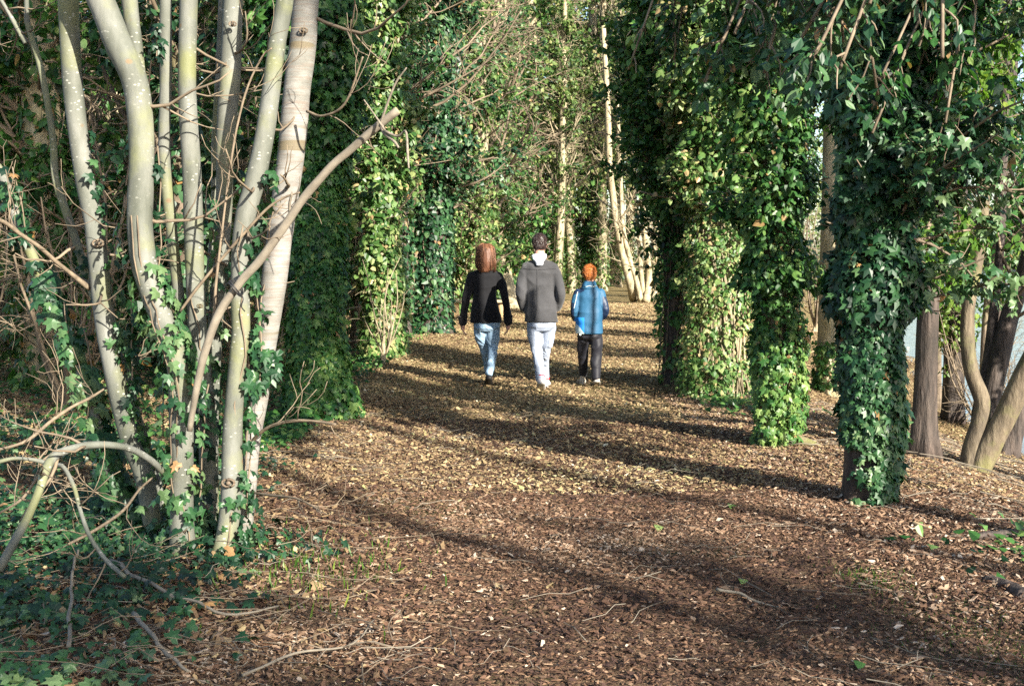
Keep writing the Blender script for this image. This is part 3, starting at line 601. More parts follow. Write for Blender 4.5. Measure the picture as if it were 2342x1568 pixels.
# bank trees, right
def bank(u, v, name, label, rows, rad, mat, **kw):
    g = G(u, v); return ivy_tree(name, label, 'tree', (g[0], g[1]), rows, rad, mat, **kw)
bank(1888, 902, 'bank_tree', 'pale trunk with ivy at its foot, in the gap left of the nearest ivy column', straight(8, .05), [.125, .115, .11, .09], 'bark_pale', sheath=[Sh(n=330, z=(.1, .75), t=.06, s=.06, az=-2.2, azs=.9)], vines=2, flare=1.6)
bank(1925, 880, 'bank_tree', 'slim cream trunk on the bank just behind the pale trunk with ivy at its foot', straight(8, .15), [.075, .07, .065, .06], 'bark_pale')
bank(2110, 1048, 'bank_tree', 'brown ridged trunk right behind the nearest ivy column', straight(9, .15), [.088, .08, .075, .065], 'bark_dark', flare=1.8)  # dark bark stands in for shade from trees outside the frame
bank(2180, 965, 'bank_tree', 'dark straight trunk between brown ridged trunk and forked tree', straight(9, -.05), [.155, .14, .13, .11], 'bark_dark', flare=1.3,
   sheath=[Sh(n=1500, z=(1.15, 3), t=.25, s=.08, lo=.25)], lmat='yellow_leaf')
g3 = G(2222, 1076); y3 = g3[1]
def loc3(rows, Y): return [tuple(P(u, v, Y_)-g3) for (u, v), Y_ in zip(rows, Y)]
def rad3(ws, Y): return [w*.88/2*Y_/F for w, Y_ in zip(ws, Y)]
ft = thing('forked_tree', 'forked tree leaning right over the water, several thick stems from one foot', 'tree', tuple(g3))
for rows, ws, Y_, mt, lb in (
   ([(2218, 1082), (2222, 1030), (2243, 960), (2246, 915), (2222, 850), (2213, 780), (2215, 700), (2232, 610), (2250, 450), (2260, 200), (2270, -100)], [58, 50, 46, 42, 38, 36, 34, 34, 32, 28, 24], (0, .1), 'bark_moss', 'mossy stem kinked in the middle'),
   ([(2228, 1090), (2262, 1020), (2300, 950), (2342, 860), (2390, 760), (2440, 600), (2480, 300)], [66, 62, 60, 58, 56, 50, 40], (0, -.2), 'bark_moss', 'thick stem leaning far right'),
   ([(2232, 1040), (2262, 940), (2284, 830), (2310, 720), (2350, 600), (2390, 400), (2420, 100)], [54, 50, 50, 48, 44, 40, 30], (.35, .8), 'bark_dark', None),
   ([(2232, 960), (2258, 830), (2272, 720), (2285, 600), (2292, 450), (2300, 200), (2310, -60)], [30, 27, 25, 23, 22, 18, 14], (.5, .9), 'bark_dark', None)):
    Y = np.linspace(y3+Y_[0], y3+Y_[1], len(rows)); p = spline(loc3(rows, Y), 40); r = spline(np.array(rad3(ws, Y))[:, None], 40)[:, 0]; r = r*(1+.05*vnoise(p, 5, 3, 2))
    p[0, 2] -= .1; part('stem', *tubes(p, r, 18), M[mt], ft, label=lb)
    if mt == 'bark_dark':
        a, ra = grow(p[None, 14:], r[None, 14:], 9, (.5, 1.4), 7, 0, 1, 1.4, .18, .1, .25, .3); b2, rb = grow(a, ra, 5, (.2, .6), 5, .2, 1, 1, .2, 0, .5, .5)
        part('twig_foliage', *merge([tubes(a, np.clip(ra, .003, .03), 5), tubes(b2, np.clip(rb, .002, .01), 4)]), M['twig'], ft)
bank(2300, 1040, 'bank_tree', 'grey trunk at the right edge behind the forked tree, leaning right', [(0, 0, 0), (.25, 0, .8), (.6, 0, 2), (1.1, 0, 5)], [.12, .11, .10, .08], 'bark_dark')
bank(2150, 925, 'fallen_branch', 'pale broken branch propped between two bank trunks over the water', [(0, 0, .1), (.12, 0, .3), (.25, 0, .45), (.4, -.1, .7)], [.04, .035, .03, .02], 'bark_pale')
bank(2268, 985, 'bank_tree', 'slender dark trunk behind the kinked stem of the forked tree', straight(8, .25), [.075, .07, .065, .05], 'bark_dark')
bank(2146, 940, 'bank_tree', 'thin grey trunk between the brown ridged trunk and dark straight trunk', straight(8, -.2), [.05, .045, .04, .03], 'bark_brown')
for u_, v_, lb_ in ((2236, 985, 'tangled bare shrub at the water edge behind the forked tree'), (2330, 1005, 'tangled bare shrub at the water edge at the right border')):
    gq = G(u_, v_); ivy_tree('bare_shrub', lb_, 'shrub', (gq[0], gq[1]), [(0, 0, 0), (0, 0, .1), (.02, 0, .2), (.02, 0, .3)], [.03, .03, .025, .02], 'bark_brown', shoots=[Sh(n=12, z=(0, .28), L=(.9, 2.6), m=5, l=(.3, .9), s=.1, spread=.9, up=.5, rs=.5, twigs=3)])
ivy_tree('leafy_shrub', 'leafy bush added for shade on the bank just outside the right edge', 'shrub', (5.8, 7.9), [(0, 0, 0), (0, 0, 1.5), (.1, 0, 2.6), (.1, 0, 4.0)], [.04, .035, .03, .02], 'bark_brown', 'ivy', shoots=[Sh(n=60, z=(1.5, 3.7), L=(.3, .75), m=7, l=(.2, .4), per=11, s=.08)])  # unseen bush, added to shade the forked tree
# yellow-green spray of young leaves right of A
ivy_tree('leafy_shrub', 'bright yellow-green leafy shoots hanging in front of the bank trunks at the right', 'shrub', (2.62, 9.1), [(0, 0, 0), (.22, 0, 1.0), (.55, 0, 2.0), (.75, 0, 3.2)], [.02, .018, .016, .01], 'bark_brown', 'yellow_leaf',
   shoots=[Sh(n=16, z=(1.25, 1.9), L=(.4, .9), m=6, l=(.15, .35), per=10, s=.085, up=0, tm=OVAL, spread=1.8), Sh(n=30, z=(1.9, 3.1), L=(.5, 1.1), m=7, l=(.2, .4), per=10, s=.085, tm=OVAL)])
ivy_tree('leafy_shrub', 'dense mid-green leafy tree over the bank right of the nearest ivy column', 'tree', (3.5, 7.2), [(0, 0, 0), (.05, 0, 1.5), (.1, 0, 3.0), (.1, 0, 5.5)], [.03, .028, .025, .02], 'bark_brown', 'ivy', tmpl=OVAL,
   shoots=[Sh(n=6, z=(2.3, 2.9), L=(.4, .9), m=7, l=(.2, .4), per=11, s=.065, up=.05, lo=.08, az=-1.4), Sh(n=40, z=(2.8, 5.4), az=-1.4, L=(.5, 1.2), m=7, l=(.2, .5), per=11, s=.085, lo=.05)])
ivy_tree('leafy_shrub', 'glossy green leafy crown at the upper right edge over the water', 'shrub', (5.7, 14.6), [(0, 0, 0), (.0, 0, 1.5), (.1, 0, 3.0), (.1, 0, 5.5)], [.05, .045, .04, .03], 'bark_brown', 'ivy',
   shoots=[Sh(n=90, z=(2.2, 5.4), L=(.8, 1.7), m=7, l=(.2, .5), per=10, s=.1, tm=OVAL, lo=.08), Sh(n=10, z=(1.5, 2.6), L=(.5, 1.), m=6, l=(.2, .4), per=9, s=.09, tm=OVAL, lo=.2)])
ivy_tree('ivy_clad_tree', 'unseen tall ivy tree right of the viewpoint, high crown shaped for shade', 'tree', (5.9, 2.7), straight(12, .2), [.13, .12, .11, .08], 'bark_brown', 'ivy', sheath=[Sh(n=1500, z=(6.2, 11), t=.3, s=.09)],  # out of view; crown raised so its shade falls on the left wood
   shoots=[Sh(n=90, z=(6.6, 11.8), L=(.8, 2.2), m=7, l=(.3, .6), per=9, s=.10, up=.5)])
for x_, y_, lb_ in ((11.3, -9.0, 'high-crowned ivy tree behind and right of the viewpoint'), (12.8, -7.9, 'second unseen high-crowned ivy tree added for shade, behind and right of the viewpoint')):  # added out of view; their high crowns darken the left wood
    ivy_tree('ivy_clad_tree', lb_, 'tree', (x_, y_), straight(20, .1), [.09, .085, .08, .06], 'bark_brown', 'ivy', shoots=[Sh(n=120, z=(13.9, 19.6), L=(.7, 1.7), m=7, l=(.3, .6), per=9, s=.115, up=.4)])
# overhanging spray, large adult ivy leaves near the camera top right
for i, (u0, v0, Y_, uu, vv, lb) in enumerate(((2150, -160, 5.6, 1950, 70, 'hanging spray of the largest blue-green ivy leaves, top right'), (1900, -200, 6.4, 1800, 110, 'smaller hanging spray of blue-green leaves at the top, left of the largest spray'), (1620, -170, 9.2, 1590, 70, 'spray of green ivy leaves at the top over the broad sunlit ivy mass'), (2260, -120, 7.4, 2230, 190, 'spray of ivy leaves hanging at the upper right, right of the nearest ivy column'))):
    a0 = P(u0, v0, Y_); sp = thing('hanging_spray', lb, 'ivy', tuple(a0)); pts = []
    for j in range(9):
        e_ = P(uu+rng.uniform(-260, 260), vv+rng.uniform(-90, 120), Y_+rng.uniform(-.5, .5)); m_ = (a0+e_)/2+np.array([0, 0, .25]); pts.append(spline([a0, m_, e_], 8))
    pts = np.array(pts); b2, rb = grow(pts, np.full(pts.shape[:2], .012), 7, (.2, .5), 6, .25, 1, 1., .2, -.4, .5, .5)
    V, Fa, tn = leaves_on(b2, 17, .09, .072, OVAL, .1, .6, .06); part('ivy', V, Fa, M['ivy_dark' if i < 2 else 'ivy'], sp, tone=tn, smooth=False, world_co=True)
    part('twig_foliage', *merge([tubes(pts, np.full(pts.shape[:2], .008), 6), tubes(b2, np.clip(rb, .003, .01), 5)]), M['twig'], sp, world_co=True)

# D: big green column left of the path
ivy_tree('ivy_clad_tree', 'thick column of dark green ivy just right of the pale stems', 'tree', (-1.83, 11.5), [(0, 0, 0), (0, 0, 1.3), (-.03, 0, 2.6), (-.1, 0, 5), (-.1, 0, 9)], [.20, .19, .18, .16, .13], 'bark_brown', 'ivy', tmpl=IVY, flare=1.2,
   sheath=[Sh(n=13000, z=(0, 2.4), t=.13, s=.058, lo=.0, cover=.95), Sh(n=4500, z=(2.2, 4), t=.26, s=.075), Sh(n=900, z=(0, .3), t=.2, s=.06), Sh(n=4000, z=(3.5, 8), t=.35, s=.09)],
   shoots=[Sh(n=34, z=(2.3, 4.4), L=(.4, .9), m=7, l=(.15, .4), per=12, s=.075, up=.2), Sh(n=20, z=(4.2, 8), L=(.7, 1.4), m=7, l=(.3, .6), per=11, s=.09, up=.4)])
# E
ivy_tree('ivy_clad_tree', 'sunlit ivy column with pale vines, second on the left of the path', 'tree', (-1.95, 18.3), [(0, 0, 0), (0, 0, 1.5), (.0, 0, 3), (-.1, 0, 5), (-.1, 0, 10)], [.22, .21, .2, .18, .14], 'bark_pale', 'ivy_pale', vines=14, flare=1.3,
   sheath=[Sh(n=6500, z=(0, 2.8), t=.16, s=.075, cover=.85), Sh(n=5000, z=(2.6, 5.5), t=.3, s=.085)],
   shoots=[Sh(n=60, z=(1.9, 5.4), L=(.5, 1.3), m=8, l=(.2, .5), per=12, s=.085, up=.15), Sh(n=24, z=(5, 9.5), L=(.9, 1.9), m=8, l=(.3, .7), per=11, s=.10, up=.4)])
ivy_tree('bare_shrub', 'bare pale thin-stemmed shrub at the foot of the left sunlit ivy column', 'shrub', (-1.85, 17.2), [(0, 0, 0), (.02, 0, .1), (.02, 0, .2), (.02, 0, .3)], [.04, .035, .03, .03], 'bark_pale', twmat='twig_pale',
   shoots=[Sh(n=9, z=(0, .25), L=(.7, 1.9), m=3, l=(.2, .6), s=.1, spread=.8, up=.7, rs=.4)])
# F, F2 dark trunks
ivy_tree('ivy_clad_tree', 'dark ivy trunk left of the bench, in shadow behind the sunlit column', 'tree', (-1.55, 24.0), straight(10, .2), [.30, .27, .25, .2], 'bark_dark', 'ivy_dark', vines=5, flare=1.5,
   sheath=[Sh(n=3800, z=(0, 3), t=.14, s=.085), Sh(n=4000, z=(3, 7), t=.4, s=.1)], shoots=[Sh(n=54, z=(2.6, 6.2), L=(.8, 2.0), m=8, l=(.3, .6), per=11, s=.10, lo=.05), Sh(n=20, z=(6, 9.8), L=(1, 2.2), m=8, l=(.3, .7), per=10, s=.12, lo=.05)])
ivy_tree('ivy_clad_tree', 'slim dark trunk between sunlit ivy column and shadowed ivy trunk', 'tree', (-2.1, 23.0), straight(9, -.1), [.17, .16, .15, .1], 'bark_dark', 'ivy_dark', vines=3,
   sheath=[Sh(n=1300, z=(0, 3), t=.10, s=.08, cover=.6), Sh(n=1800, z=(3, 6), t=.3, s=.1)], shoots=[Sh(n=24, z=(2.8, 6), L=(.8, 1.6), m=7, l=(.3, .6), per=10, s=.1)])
# G: leaning bright trunk behind the walkers
ivy_tree('ivy_clad_tree', 'yellowish leaning trunk with ivy crown behind the woman and man', 'tree', (-.05, 36.5), [(0, 0, 0), (-.2, 0, 1.1), (-.42, 0, 2.3), (-.9, 0, 4.5), (-1.2, 0, 9)], [.27, .24, .22, .2, .15], 'bark_pale', 'ivy_pale', vines=4, flare=1.3,
   sheath=[Sh(n=1500, z=(1.7, 3.4), t=.3, s=.11), Sh(n=3500, z=(3, 8), t=.5, s=.12)], shoots=[Sh(n=90, z=(2.6, 8.8), L=(1, 2.6), m=9, l=(.3, .8), per=10, s=.12)])
ivy_tree('ivy_clad_tree', 'bushy sunlit ivy tree behind the woman, right of the bench', 'tree', (-1.6, 33), straight(10, -.5), [.2, .2, .18, .15], 'bark_brown', 'ivy_pale', vines=3,
   sheath=[Sh(n=3800, z=(.0, 4), t=.35, s=.1)], shoots=[Sh(n=120, z=(.5, 9), L=(.9, 2.6), m=9, l=(.3, .8), per=9, s=.115)])
# right row further on
ivy_tree('ivy_clad_tree', 'narrow ivy-flecked trunk beyond the dark shaded trunk, right path edge', 'tree', (3.02, 24), straight(9, .1), [.11, .10, .10, .08], 'bark_pale', 'ivy', vines=4,
   sheath=[Sh(n=1500, z=(0, 4), t=.12, s=.07, cover=.7)], shoots=[Sh(n=50, z=(3.0, 8), L=(.7, 1.6), m=8, l=(.3, .6), per=10, s=.1)])
ivy_tree('ivy_clad_tree', 'ivy tree on the right of the path in the middle distance', 'tree', (4.3, 29), straight(10, -.4), [.2, .19, .18, .12], 'bark_brown', 'ivy', sheath=[Sh(n=3000, z=(0, 5), t=.25, s=.1)],
   shoots=[Sh(n=70, z=(2.2, 9), L=(.9, 2.0), m=8, l=(.3, .7), per=9, s=.115)])
for i, (x, y, h, lab) in enumerate(((-2.6, 20.5, 8, 'bare tree reaching pale twigs over the path behind the sunlit ivy column'), (-2.3, 28, 9, 'bare arching tree left of the bench with twigs over the path'), (-.9, 38, 10, 'bare arching tree beyond the leaning yellowish trunk'), (4.6, 31, 9, 'bare twiggy tree arching from the right over the far path'))):
    az_ = 1.5 if x < 2 else -1.5
    ivy_tree('arching_tree', lab, 'tree', (x, y), straight(h, .4 if x < 2 else -.4), [.13, .12, .1, .06], 'bark_brown', 'ivy', vines=3, twmat='twig', sheath=[Sh(n=1200, z=(.2, h*.8), t=.15, s=.09, cover=.6)],
       shoots=[Sh(n=11, z=(2.2, h), L=(2.2, 4.6), m=9, l=(.6, 1.6), s=.08, spread=1.5, az=az_, up=.2, rs=.32, bend=.12, twigs=5), Sh(n=26, z=(2.4, h*.95), L=(.8, 2.6), m=8, l=(.3, .8), per=9, s=.09, az=az_, up=.1, lo=.05)])
# far multi-stem tree
gm = G(1460, 692); mt_ = thing('multi_stem_tree', 'pale leaning stems fanning up from one foot at the far bend of the path', 'tree', tuple(gm)); allm = []
for rows, ws in (([(1450, 684), (1440, 640), (1424, 580), (1412, 520), (1402, 450), (1394, 380), (1390, 250), (1380, 60)], [22, 19, 18, 17, 16, 15, 13, 10]), ([(1466, 688), (1455, 640), (1440, 590), (1425, 520), (1420, 420), (1410, 200)], [14, 12, 11, 10, 9, 8]),
                 ([(1478, 690), (1484, 640), (1478, 570), (1472, 500), (1468, 420), (1462, 200), (1460, 50)], [18, 17, 15, 14, 13, 12, 9]), ([(1472, 690), (1466, 620), (1461, 540), (1452, 460), (1448, 300)], [12, 11, 10, 10, 8]), ([(1492, 690), (1505, 640), (1500, 580), (1487, 530), (1475, 480)], [10, 9, 9, 8, 7])):
    p = spline([tuple(P(u, v, gm[1]+rng.uniform(-.5, .5))-gm) for u, v in rows], 26); r = spline(np.array(ws)[:, None]/2*gm[1]/F, 26)[:, 0]
    part('stem', *tubes(p, r, 10), M['bark_pale'], mt_); allm.append((p, r))
s_ = np.stack([p[8:] for p, r in allm]); sr = np.stack([r[8:] for p, r in allm]); a, ra = grow(s_, sr, 9, (.8, 2.2), 6, 0, 1, 1.2, .15, .3, .3, .4); b2, rb = grow(a, ra, 6, (.4, 1.1), 5, .2, 1, 1, .2, .2, .5, .5)
part('twig_foliage', *merge([tubes(a, np.clip(ra, .008, .05), 5), tubes(b2, np.clip(rb, .006, .02), 4)]), M['twig_pale'], mt_)

# ------------------------------------------------------------------ woodland behind: each tree its own object, copied from a few kinds
def bare_proto(seed, h, r, twigs_mat, leafy, ivyn, lmat='far_leaf'):
    global rng; rng = np.random.default_rng(seed)
    return ivy_tree('woodland_tree', '-', 'tree', (0, 0), straight(h, rng.uniform(-.5, .5), rng.uniform(-.3, .3), rng.uniform(-.15, .15)), [r, r*.9, r*.75, r*.45], rng.choice(['bark_pale', 'bark_brown', 'bark_moss']), lmat, vines=3, sides=8,
        sheath=[Sh(n=ivyn, z=(.0, h*.55), t=.22, s=.10, cover=.75)], shoots=[Sh(n=26, z=(1.2, h*.98), L=(1.0, 2.8), m=6, l=(.5, 1.3), s=.12, per=0, twigs=4, rs=.3, spread=1.4, up=.5), Sh(n=leafy, z=(.6, h*.95), L=(.7, 2.0), m=8, l=(.3, .8), per=9, s=.12)], twmat=twigs_mat)
def sapling_proto(seed, lmat, leafy):
    global rng; rng = np.random.default_rng(seed)
    return ivy_tree('bare_shrub', '-', 'shrub', (0, 0), [(0, 0, 0), (0, 0, .1), (.02, 0, .2), (.02, 0, .3)], [.05, .045, .04, .03], 'bark_pale', lmat, twmat='twig',
        shoots=[Sh(n=16, z=(0, .28), L=(2.0, 4.6), m=7, l=(.5, 1.5), s=.08, spread=.55, up=.7, rs=.5, twigs=4, per=leafy, off=.12, bend=.09)])
protos = [bare_proto(21, 10, .16, 'twig', 34, 2600, 'ivy_dark'), bare_proto(22, 11, .22, 'twig', 60, 4200, 'far_leaf'), bare_proto(23, 9, .12, 'twig_pale', 20, 1500, 'ivy_pale'), bare_proto(24, 12, .26, 'twig', 90, 4500, 'ivy')]  # dark ivy on the first kind stands in for woodland shade
saps = [sapling_proto(31, 'ivy', 0), sapling_proto(32, 'ivy', 2), sapling_proto(33, 'far_leaf', 3)]
rng = np.random.default_rng(77)
used = set()
placed = []
def put(pr, x, y, label, group, sc=1., rz=None):
    loc = (x, y, float(Hf(x, y))-.03); rz = rng.uniform(0, 6.28) if rz is None else rz
    if pr.name not in used:
        used.add(pr.name); o_ = pr; o_.location = loc; o_.rotation_euler = (0, 0, rz); o_.scale = (sc,)*3
    else: o_ = dup(pr, loc, rz, sc)
    o_['label'] = label; o_['group'] = group; placed.append((o_, label, group, x, y)); return o_
# left wood
for i, (x, y, k_, s_) in enumerate(((-3.4, 12.6, 0, .9), (-5.2, 13.5, 3, .9), (-4.4, 16, 1, 1), (-7.4, 17, 3, 1), (-6, 20, 1, 1), (-3.6, 20.5, 3, .9), (-9.5, 21, 0, 1.1), (-8, 25, 3, 1.1), (-4.8, 26, 1, 1.1), (-11.8, 28, 3, 1.2), (-3.4, 30, 3, 1.1), (-7.5, 32, 1, 1.2), (-14, 34, 0, 1.2), (-10.5, 36, 3, 1.2),
        (-6.2, 16.2, 2, 1), (-8.5, 14.8, 2, .9), (-2.9, 15.2, 2, .9), (-4.0, 23.5, 2, 1), (-5.6, 38, 1, 1.3), (-16, 42, 3, 1.4))):
    put(protos[k_], x, y, 'ivy-flecked tree in shady wood', 'trees in the shady wood at the left', s_)
for i, (x, y) in enumerate(((-4.2, 11.4), (-2.9, 13.4), (-5.4, 11.8), (-3.7, 14.4), (-6.3, 14.3), (-5, 17.8), (-7.6, 18.6), (-3.1, 18.4), (-6.6, 22.5), (-9, 23), (-3, 27), (-2.4, 29.5), (-3.6, 34), (-7.6, 12.8))):
    put(saps[i % 2], x, y, 'twiggy shrub in shady wood', 'bare shrubs in the shady wood at the left', rng.uniform(.6, 1.15))
# far end of the path
for i, (x, y, k_, s_) in enumerate(((.2, 48, 1, 1.2), (-2.4, 44, 3, 1.2), (-4.6, 50, 1, 1.3), (4.0, 60, 3, 1.3), (1.0, 62, 1, 1.4), (11, 66, 1, 1.4), (-1.5, 58, 3, 1.4), (3, 80, 1, 1.6), (-8, 60, 3, 1.5), (12, 78, 2, 1.5), (9.5, 44, 2, 1.), (-12, 52, 3, 1.5), (-.3, 43.5, 3, 1.35), (.7, 52.5, 3, 1.5), (-.8, 33.5, 1, 1.2))):
    put(protos[k_], x, y, 'tree at far path end', 'trees at the far end of the path', s_)
for i, (x, y) in enumerate(((-.9, 41), (-3.2, 40), (9.6, 52), (9.5, 42), (9, 36), (-1, 66), (13, 60), (-3.4, 36.5))):
    put(saps[i % 3], x, y, 'bushy shrub at far path end', 'shrubs at the far end of the path', rng.uniform(.9, 1.5))
pt = ivy_tree('tall_trunk', '-', 'tree', (0, 0), straight(17, .5, 0, .15), [.24, .21, .18, .1], 'bark_pale', 'far_leaf', sides=8, vines=4, sheath=[Sh(n=2200, z=(0, 9), t=.15, s=.12, cover=.45)], twmat='twig_pale', shoots=[Sh(n=40, z=(5.5, 16.5), L=(1.2, 3.4), m=7, l=(.5, 1.3), s=.12, spread=1.2, up=.4, rs=.35, twigs=3), Sh(n=50, z=(6.5, 16.5), L=(1, 3), m=8, l=(.4, .9), per=9, s=.17)])
for x, y, s_ in ((2.6, 52, .8), (4.3, 58, .95), (5.6, 66, 1.3), (6.5, 56, .75), (7.6, 63, .9), (3.3, 66, 1.), (7.4, 76, 1.1), (9.3, 72, 1.), (6.1, 47.5, .6), (7.0, 50, .7), (1.7, 47, .7), (5.3, 80, 1.1), (8.6, 57, .8), (4.6, 74, .9)):
    put(pt, x, y, 'bare pale tall trunk beyond the path bend', 'tall trunks beyond the path bend', s_)
# behind and beside the camera on the right: these cast the foreground shade
for i, (x, y, k_, s_) in enumerate(((13.2, -12.4, 2, 1.25), (12.5, -11.6, 2, 1.05), (14.8, -14.2, 2, 1.2), (11.6, -9.2, 2, 1.1), (12.6, -9.4, 0, 1.15), (16.4, -10.5, 2, 1.3), (11.0, -13.6, 2, 1.2), (14.4, -7.8, 2, 1.1), (11.3, -12.9, 1, 1.2), (3.4, -5.5, 0, .9), (-2.6, -3, 1, .9))):
    put(protos[k_], x, y, 'ivy-flecked tree behind the viewpoint', 'trees behind the viewpoint', s_)
ORD = 'leftmost,second from left,third from left,fourth from left,fifth from left,sixth from left,seventh from left,eighth from left,ninth from left,tenth from left,eleventh from left'.split(',')
for grp in sorted({a[2] for a in placed}):
    L_ = sorted([a for a in placed if a[2] == grp], key=lambda a: a[4]); nb = max(1, math.ceil(len(L_)/7)); sz = math.ceil(len(L_)/nb)
    rows_ = ['front row', 'second row', 'third row', 'fourth row', 'back row']
    for b_ in range(nb):
        for j, a in enumerate(sorted(L_[b_*sz:(b_+1)*sz], key=lambda a: a[3]/max(a[4], .1))): a[0]['label'] = a[1]+', '+ORD[j]+' in the '+rows_[b_]
# distant foliage that closes the view: uncountable
def canopy(name, n, lo, hi, ncl, rad, size, mat, lo_t=0., hole=None):
    c = rng.uniform(lo, hi, (ncl, 3)); 
    if hole is not None: c = c[~hole(c)]
    i = rng.integers(0, len(c), n); q = c[i]+rng.normal(size=(n, 3))*rad*np.array([1, 1, .75]); q[:, 2] = np.maximum(q[:, 2], Hf(q[:, 0], q[:, 1])+.05)
    N = np.array([.3, -.5, .5])+.7*rng.normal(size=(n, 3)); D = rng.normal(size=(n, 3))+np.array([0, 0, -.6])
    V, Fa, kk = leaves(q, N, D, rng.uniform(size*.5, size*1.4, n), DIA); stuff(name, V, Fa, mat, 'stuff', np.clip(leaf_tone(n, kk, q, .25, lo_t), 0, 1))
gap = lambda c: (np.abs(c[:, 0]/c[:, 1]-.075) < .014) & (c[:, 2]/c[:, 1] > .17)
win = lambda c: gap(c) | ((c[:, 0]/c[:, 1] > .05) & (c[:, 0]/c[:, 1] < .13) & (c[:, 2]/c[:, 1] < .085))
canopy('far_woodland', 120000, (-34, 72, 0), (26, 100, 24), 330, 1.7, .24, M['far_leaf'], .18, win)
canopy('far_undergrowth', 60000, (-30, 40, 0), (-5, 62, 9), 200, 1.5, .17, M['ivy'], -.02)
canopy('far_undergrowth', 45000, (-22, 24, 0), (-9, 44, 10), 170, 1.3, .12, M['ivy'], -.12)
canopy('far_canopy', 110000, (-14, 40, 2.5), (16, 84, 19), 150, 1.35, .16, M['far_leaf'], .22, win)
canopy('lakeside_woodland', 26000, (85, 262, 1), (190, 290, 3), 200, 1.6, .9, M['far_leaf'], .3)

# ------------------------------------------------------------------ people
rng = np.random.default_rng(404)
def loft(rows, seg=28, pw=2.3):
    """rows z, cx, cy, rx, ry -> closed stack of rounded rings"""
    r = np.asarray(rows, float); n = len(r); a = np.linspace(0, 2*math.pi, seg, endpoint=False)
    ca = np.sign(np.cos(a))*np.abs(np.cos(a))**(2/pw); sa = np.sign(np.sin(a))*np.abs(np.sin(a))**(2/pw)
    V = np.stack([r[:, 1:2]+r[:, 3:4]*ca, r[:, 2:3]+r[:, 4:5]*sa, np.repeat(r[:, 0:1], seg, 1)], -1).reshape(-1, 3)
    i = np.arange(n-1)[:, None]*seg+np.arange(seg)[None]; j = np.arange(n-1)[:, None]*seg+(np.arange(seg)[None]+1) % seg
    Q = np.stack([i, j, j+seg, i+seg], -1).reshape(-1, 4); e = len(V); V = np.vstack([V, [r[0, 1], r[0, 2], r[0, 0]], [r[-1, 1], r[-1, 2], r[-1, 0]]])
    s = np.arange(seg); s2 = (s+1) % seg
    return V, [Q, np.concatenate([np.stack([s2, s, 0*s+e], -1), np.stack([s+(n-1)*seg, s2+(n-1)*seg, 0*s+e+1], -1)])]
def ell(c, r, seg=16):
    th = np.linspace(-1.45, 1.45, 9); return loft([(c[2]+r[2]*math.sin(t_), c[0], c[1], r[0]*math.cos(t_), r[1]*math.cos(t_)) for t_ in th], seg, 2.)
def limb(pts, rad, k=18, sides=16):
    p = spline(pts, k); r = spline(np.array(rad)[:, None], k)[:, 0]
    d0 = nrm(p[0]-p[1]); d1 = nrm(p[-1]-p[-2]); p = np.vstack([p[0]+d0*r[0]*.6, p, p[-1]+d1*r[-1]*.6]); r = np.concatenate([[r[0]*.55], r, [r[-1]*.55]])
    return tubes(p, r, sides)
def remesh(parts_, voxel, smooth=4, disp=None):
    v, f = merge(parts_); me = mesh_from('tmp', v, f); ob = bpy.data.objects.new('tmp', me); C.objects.link(ob)
    m_ = ob.modifiers.new('r', 'REMESH'); m_.mode = 'VOXEL'; m_.voxel_size = voxel
    s_ = ob.modifiers.new('s', 'SMOOTH'); s_.iterations = smooth; s_.factor = .6
    dg = bpy.context.evaluated_depsgraph_get(); e = ob.evaluated_get(dg); em = e.to_mesh()
    V = np.empty(len(em.vertices)*3); em.vertices.foreach_get('co', V); V = V.reshape(-1, 3)
    Nn = np.empty(len(em.vertices)*3); em.vertices.foreach_get('normal', Nn); Nn = Nn.reshape(-1, 3)
    L_ = np.empty(len(em.loops), np.int32); em.loops.foreach_get('vertex_index', L_); tot = np.empty(len(em.polygons), np.int32); em.polygons.foreach_get('loop_total', tot)
    st = np.concatenate([[0], np.cumsum(tot)[:-1]]); F_ = [np.stack([L_[st[tot == q]+i] for i in range(q)], -1) for q in (3, 4) if (tot == q).any()]
    e.to_mesh_clear(); bpy.data.objects.remove(ob); bpy.data.meshes.remove(me)
    if disp is not None: V = V+Nn*disp(V)[:, None]
    return V, F_
def cloth(name, c, rough=.85, sheen=.3, weave=400, var=.25, spec=.2):
    m_, t_, b_, o_ = new_mat(name); co_ = coords(t_)
    f1 = ramp(t_, noise(t_, 5, 4, .6, co_), [(.3, tuple(x*(1-var) for x in c)), (.7, tuple(min(1, x*(1+var)) for x in c))])
    t_.links.new(f1, b_.inputs['Base Color']); b_.inputs['Roughness'].default_value = rough; b_.inputs['Specular IOR Level'].default_value = spec
    b_.inputs['Sheen Weight'].default_value = sheen
    bump(t_, b_, noise(t_, weave, 2, .5, co_), .15, .002); return m_
M['skin'] = cloth('skin', (.55, .30, .22), .5, 0, 60, .1, .4)
M['coat_black'] = cloth('black_wool', (.010, .010, .012), .9, .15); M['coat_grey'] = cloth('grey_wool', (.050, .050, .054), .9, .2)
M['jean_blue'] = cloth('pale_blue_denim', (.26, .38, .52), .85, .1, 300, .35); M['jean_pale'] = cloth('bleached_denim', (.30, .345, .44), .85, .1, 300, .25)
M['hood'] = cloth('white_cotton', (.62, .65, .74), .9, .2); M['jacket'] = cloth('blue_nylon', (.022, .095, .185), .6, 0, 40, .1, .35)
M['navy'] = cloth('navy_nylon', (.008, .022, .06), .5, 0, 40, .2, .5); M['track'] = cloth('black_polyester', (.012, .012, .018), .6, .1, 60, .2, .3)
M['white_cloth'] = cloth('white_panel', (.6, .72, .74), .6, 0, 60, .05); M['sky_blue'] = cloth('bright_blue_panel', (.03, .25, .75), .5, 0, 60, .05)
